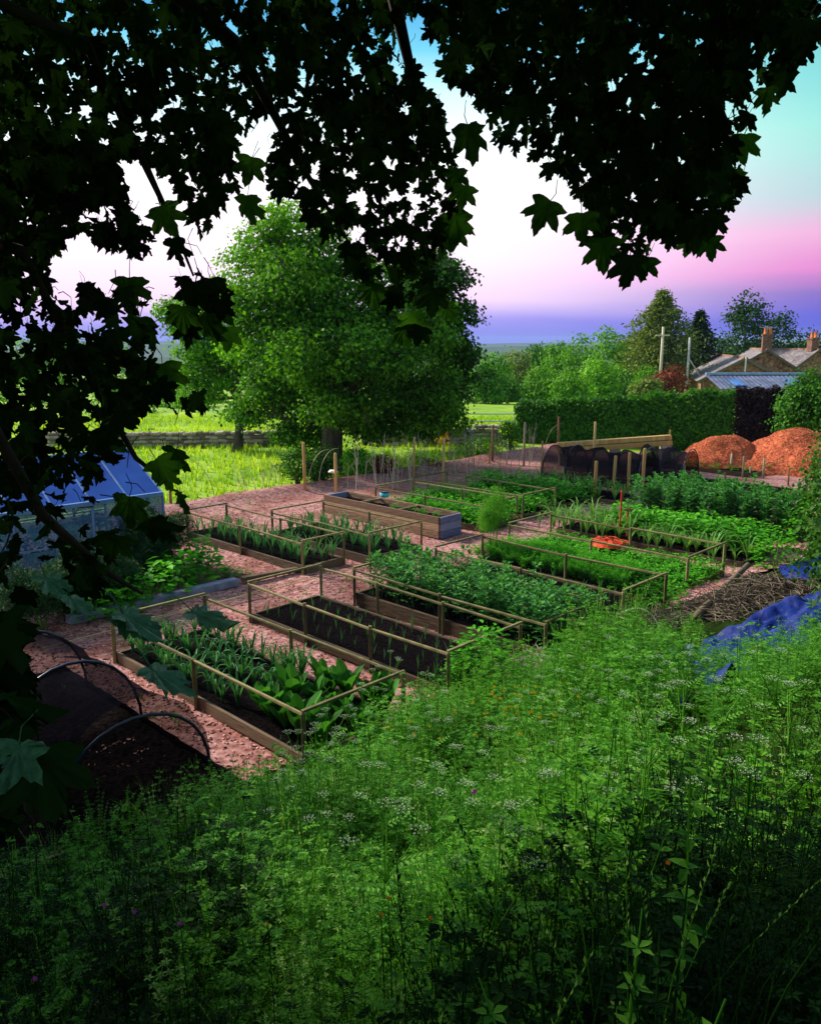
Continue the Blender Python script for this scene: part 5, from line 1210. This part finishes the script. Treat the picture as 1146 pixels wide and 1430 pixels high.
b = MB(); P = [np.array(p)-TB for p in ((-2.6,-2.2,TB[2]-.3),(-2.6,-2.2,TB[2]+.4),(-2.5,-2.1,4.5),(-2.4,-1.9,6.2),(-2.3,-1.6,8.5),(-2.2,-1.5,11))]; b.tube(P, [.46,.36,.31,.27,.18,.06], 12); ob('trunk', b.mesh('trunk', ['bark'], True), mt)
def P3(px, py, d): v = unit(ray(px, py)); return np.array([0, 0, CAMH])+v*d
# limbs reach forward over the camera, then droop into view
boughs = [
 [(-2.4,-1.9,6.3), (-1.2,.3,6.6), (.3,2.2,6.3), P3(760,20,4.3), P3(850,150,4.2), P3(870,270,4.0)],
 [(-2.4,-1.9,6.0), (-1.0,.4,6.1), (-.3,2.0,5.8), P3(560,40,4.0), P3(590,170,4.0), P3(585,260,4.1)],
 [(-2.5,-2.0,5.2), (-2.0,.2,5.6), (-1.5,1.8,5.5), P3(330,60,3.8), P3(420,230,4.0), P3(500,360,4.4)],
 [(-2.5,-2.0,4.9), (-2.4,.0,5.3), (-1.9,1.5,5.1), P3(120,60,3.4), P3(205,235,3.5), P3(240,310,3.4), P3(270,385,3.3)],
 [(-2.5,-2.0,4.6), (-2.6,0,4.9), (-2.2,1.3,4.6), P3(30,350,3.1), P3(110,500,3.1), P3(190,640,3.1), P3(240,680,3.2)],
 [(-2.5,-2.0,4.3), (-2.3,-.4,4.3), (-1.6,.8,4.0), P3(-30,560,2.2), P3(60,720,2.3), P3(150,800,2.5), P3(200,830,2.5)],
 [(-2.4,-1.9,6.5), (0,.5,7.0), (1.5,2.4,6.2), P3(1010,-20,4.4), P3(1090,60,4.4)],
 [(-2.4,-1.9,6.5), (-1,-3,8), (1.5,-4,9)], [(-2.4,-1.9,6.8), (-4,-1,8.3), (-6,1,9)], [(-2.4,-1.9,7), (0,0,8.8), (2.5,1.5,9.2)], [(-2.4,-1.9,6), (0,-1.5,7.2), (3,-1.5,7.4)],
]
for bo in boughs:
    k = len(bo); lb_(bo, (.035 if bo[0][2] < 5 else .06) if k > 4 else .12, .004 if k > 4 else .03, 7)
# leaf zones: seen outline of each bough's foliage, filled in depth with leaves on twigs
zones = [  # polygon in photo pixels, depth range, leaf count, leaf size
 ([(-40,-60),(625,-60),(600,20),(545,20),(548,70),(580,110),(615,150),(625,190),(628,240),(640,290),(628,330),(606,345),(612,395),(585,425),(555,440),(520,415),(495,390),(470,345),(445,325),(420,285),(385,270),(372,240),(385,190),(370,150),(330,200),(320,235),(335,275),(310,290),(285,330),(262,318),(245,262),(210,230),(185,235),(165,215),(140,230),(-40,260)], 3.2, 5.4, 2150, .105),
 ([(590,-60),(1170,-60),(1146,40),(1128,70),(1115,108),(1075,118),(1050,100),(1045,190),(1030,225),(1042,258),(1010,300),(1000,325),(968,345),(915,352),(880,360),(835,345),(822,300),(800,262),(770,225),(735,225),(700,190),(680,175),(655,135),(618,98),(640,85),(600,60)], 3.2, 4.9, 1400, .115),
 ([(-60,200),(140,215),(165,240),(175,290),(205,335),(210,365),(190,370),(150,340),(105,330),(80,345),(60,400),(30,410),(-60,430)], 2.9, 4.4, 410, .10),
 ([(-60,400),(40,410),(80,425),(110,400),(150,430),(185,400),(200,440),(212,500),(228,545),(205,560),(200,590),(150,610),(130,650),(60,680),(-60,720)], 2.5, 3.8, 400, .095),
 ([(-60,640),(60,680),(110,640),(150,600),(190,575),(160,650),(150,690),(130,740),(60,800),(40,860),(-60,900)], 1.9, 3.0, 90, .08),
 ([(255,392),(305,400),(320,430),(300,470),(262,480),(245,440)], 3.1, 3.7, 14, .125),
 ([(240,560),(290,545),(265,590),(240,600)], 3.0, 3.5, 5, .11),
 ([(-60,860),(30,880),(20,960),(30,1060),(60,1120),(10,1150),(-60,1160)], 1.25, 2.2, 120, .11),
 ([(95,745),(165,780),(150,830),(90,850),(60,810)], 2.1, 2.7, 16, .10),
]
# hand placed hanging leaves (photo px, distance, size)
hand = [(880,368,3.3,.13),(770,292,3.2,.125),(812,310,3.3,.12),(842,345,3.3,.13),(652,185,3.3,.14),(768,240,3.5,.08),(635,250,3.9,.11),(636,310,3.6,.13),(620,335,3.7,.13),(650,272,3.6,.1),(970,320,3.6,.13),(990,345,3.8,.1),(1020,250,3.8,.13),(1040,200,3.9,.12),(1070,135,3.9,.10),(1100,110,4.0,.12),(965,345,3.9,.09),(905,372,3.6,.1),(345,285,3.6,.13),(352,232,3.5,.11),(272,405,3.2,.14),(300,432,3.3,.13),(283,455,3.3,.12),(255,440,3.2,.11),(318,470,3.4,.10),(240,345,3.3,.11),(222,300,3.3,.12),(180,400,3.2,.12),(195,455,3.1,.12),(225,520,3.1,.13),(160,560,3.0,.12),(246,640,3.1,.11),(215,655,3.0,.11),(232,672,3.1,.08),(140,615,2.9,.12),(205,740,2.6,.12),(180,705,2.7,.12),(165,760,2.5,.11),
 (250,700,3.0,.09),(575,450,4.0,.13),(605,415,3.9,.14),(560,470,4.0,.12),(620,440,4.0,.1),(520,410,3.9,.13),(640,330,3.7,.1),(590,470,4.,.1)]
def inzone(poly, q):
    x = rng.uniform(min(p[0] for p in poly), max(p[0] for p in poly), q*6); y = rng.uniform(min(p[1] for p in poly), max(p[1] for p in poly), q*6); k = inpoly(x, y, poly); return x[k][:q], y[k][:q]
placed = []
for poly, d0, d1, cnt, sz in zones:
    x, y = inzone(poly, cnt)
    for a, c in zip(x, y): placed.append((P3(a, c, random.uniform(d0, d1))+np.array([0,0,.04]), sz*random.uniform(.6,1.15)))
for px, py, d, s in hand: placed.insert(0, (P3(px, py-16, d), s*1.35))
# the close big leaves at the left
def leafmat4(P, s, az, tilt, roll): return Matrix.Translation(Vector(P)) @ Euler((tilt, roll, az), 'ZYX').to_matrix().to_4x4() @ Matrix.Scale(s, 4)
def randorient():
    az_ = random.gauss(0, .9) + (PI if random.random() < .5 else 0); return az_, random.gauss(.35, .45), random.gauss(0, .45)
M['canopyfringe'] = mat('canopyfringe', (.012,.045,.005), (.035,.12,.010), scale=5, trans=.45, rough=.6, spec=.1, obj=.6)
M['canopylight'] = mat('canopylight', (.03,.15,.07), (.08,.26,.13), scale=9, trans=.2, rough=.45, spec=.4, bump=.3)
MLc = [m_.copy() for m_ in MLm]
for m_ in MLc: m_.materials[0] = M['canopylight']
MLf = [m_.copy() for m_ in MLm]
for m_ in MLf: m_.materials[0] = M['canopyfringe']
Tb = Vector(TB); cnt = 0
close = [  # near leaves seen edge on, at the tips of the low twig
 ((168,852),(205,905),1.30,.10,MLc),((205,928),(255,975),1.25,.13,MLc),((262,850),(310,880),1.35,.12,MLc),((165,850),(235,915),1.3,.13,MLc),((30,1030),(12,1080),1.0,.10,MLc),((55,1040),(75,1150),1.0,.13,MLm),((-10,1020),(40,1120),1.05,.14,MLm),((-10,960),(60,1010),1.05,.12,MLm),((95,830),(110,850),1.6,.10,MLc),((60,800),(80,830),1.7,.11,MLc)]
for (p0, p1, d, s, mm) in close:
    A = P3(*p0, d); B = P3(*p1, d*.99); dirv = unit(B-A); nn_ = unit(np.array([0, .10, .99])+rng.normal(size=3)*.12); nn_ = unit(nn_-dirv*(nn_@dirv)); xx = np.cross(nn_, -dirv)
    R_ = Matrix((( *xx, 0), (*nn_, 0), (*(-dirv), 0), (0,0,0,1))).transposed()
    # droop: curl the tip by a slight lean
    o = bpy.data.objects.new('leaf', random.choice(mm)); C.objects.link(o); o.parent = mt; o.matrix_local = Matrix.Translation(Vector(A)-Tb) @ R_ @ Matrix.Scale(s*.85, 4); cnt += 1
mass = {0: [], 1: [], 2: [], 3: []}; 
tw = MB()
for i, (P, s) in enumerate(placed):
    azr, ti, ro = randorient(); s2 = s*1.02
    if i < len(hand): azr = random.gauss(0, .35); ti = random.gauss(.2, .15); ro = random.gauss(0, .25)
    Mx = leafmat4(Vector(P)-Tb, s2, azr, ti, ro)
    if cnt < 298 and (i < len(hand) or (i*7919) % 5000 < 420):
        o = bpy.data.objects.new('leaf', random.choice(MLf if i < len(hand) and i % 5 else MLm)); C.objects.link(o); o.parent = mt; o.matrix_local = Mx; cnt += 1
    else: mass[i % 4].append(np.array(Mx))
    if i % 12 == 0 or i < len(hand):
        q = np.array(P)-TB; e = q+np.array([random.uniform(-.07,.07), random.uniform(-.06,.06), random.uniform(.08,.18)]); tw.tube([q+[0,0,.08], (q+e)/2+[random.uniform(-.02,.02),0,.05], e], [.0012,.0016,.002], 3, cap=False)
        if False: e2 = e+np.array([random.uniform(-.25,.25), random.uniform(-.3,.1), random.uniform(.1,.3)]); tw.tube([e, e2], [.0035,.006], 4, cap=False)
def massmesh(proto, mats_):
    v, t, m = proto; A = np.array(mats_); P = np.einsum('nij,vj->nvi', A[:, :3, :3], v)+A[:, None, :3, 3]; return P.reshape(-1, 3), (t[None]+(np.arange(len(A))*len(v))[:, None, None]).reshape(-1, 3), np.tile(m, len(A))
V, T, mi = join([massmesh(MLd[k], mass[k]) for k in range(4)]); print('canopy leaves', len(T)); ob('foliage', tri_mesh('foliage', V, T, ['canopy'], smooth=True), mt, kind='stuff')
ob('limbs', limb.mesh('limbs', ['twig'], True), mt); ob('twigs', tw.mesh('twigs', ['twig']), mt, kind='stuff')
# the rest of the crown above and behind, plus unseen leaves added for shade
n = 10000; u = rng.random(n); th = rng.uniform(0, 2*PI, n); rr = np.sqrt(rng.random(n)); P = np.stack([-1+9*rr*np.cos(th), -3+6.5*rr*np.sin(th), 5.4+4.5*rng.random(n)*(1-.5*rr)], 1)
px_, py_ = proj(P); front = (P[:, 1] > .3) & (py_ > -90); P = P[~front]
low = rng.random((3200, 3))*np.array([5, 5.5, 4])+np.array([-8.5, -3.5, 2.6]); P = np.concatenate([P, low])  # low leaf block added out of view to shade the left
px_, py_ = proj(P); vis = (P[:, 1] > .1) & (px_ > -120) & (px_ < 1260) & (py_ > -90); P = P[~vis]
P = P[np.linalg.norm(P-np.array([0, 0, 4]), axis=1) > 1.0]
q = rng.random((3000, 3)); yy = .4+2.8*q[:, 1]; shade_side = np.stack([-.62*yy-.75-3.5*q[:, 0], yy, 3.0+4.5*q[:, 2]], 1)     # unseen leaf block added left of frame to shade the bank
q = rng.random((2600, 3)); shade_side = np.concatenate([shade_side, np.stack([-5.3-2.6*q[:, 0], 5.9+2.6*q[:, 1], 2.5+2.6*q[:, 2]], 1)])  # unseen leaves added to throw shade on the cloches
q = rng.random((3000, 3)); shade_side = np.concatenate([shade_side, np.stack([-4.3-3.2*q[:, 0], 3.0+2.6*q[:, 1], 3.2+3.4*q[:, 2]], 1)])  # more unseen leaves, added to darken the lower left bank
P = np.concatenate([P, shade_side]); N = unit(rng.normal(size=P.shape)*.6+np.array([0, 0, 1.])); V, T, mi = leaf_cloud(P-TB, N, .30, .26); ob('crown_and_shade_leaves', tri_mesh('crown_and_shade_leaves', V, T, ['canopy']), mt, kind='stuff')
# ------------------------------------------------------------------ evening haze in the valley air
hz = MB(); hz.box((0, 0, -2), (12000, 12000, 60), ch=.3); ho = hz.mesh('haze', []); hm = bpy.data.materials.new('haze'); hm.use_nodes = True; hn = hm.node_tree.nodes; hn.clear()
pv = hn.new('ShaderNodeVolumePrincipled'); pv.inputs['Density'].default_value = .00014; pv.inputs['Color'].default_value = (.42, .55, 1, 1); ou = hn.new('ShaderNodeOutputMaterial'); hm.node_tree.links.new(pv.outputs[0], ou.inputs['Volume'])
ho.materials.append(hm); ob('haze', ho, kind='stuff', label='thin blue evening haze filling the air of the valley', cat='haze')
# tell apart the few look-alikes that share a place
same = {}
for o in bpy.data.objects:
    if o.parent is None and 'label' in o and 'group' in o: same.setdefault(o['label'], []).append(o)
for lb, os_ in same.items():
    if 1 < len(os_) <= 10:
        os_.sort(key=lambda o: float(proj(o.location)[0])); k = len(os_)
        w = ['left one', 'right one'] if k == 2 else ['left one', 'middle one', 'right one'] if k == 3 else [q+' from left' for q in ('first','second','third','fourth','fifth','sixth','seventh','eighth','ninth','tenth')]
        for o, q in zip(os_, w):
            if len((lb+' '+q).split()) <= 16: o['label'] = lb+', '+q
print('objects', len(bpy.data.objects))
print('lowest', min((o.matrix_world @ Vector(c)).z for o in bpy.data.objects if o.type == 'MESH' and o.name in ('ground', 'hills') for c in o.bound_box))
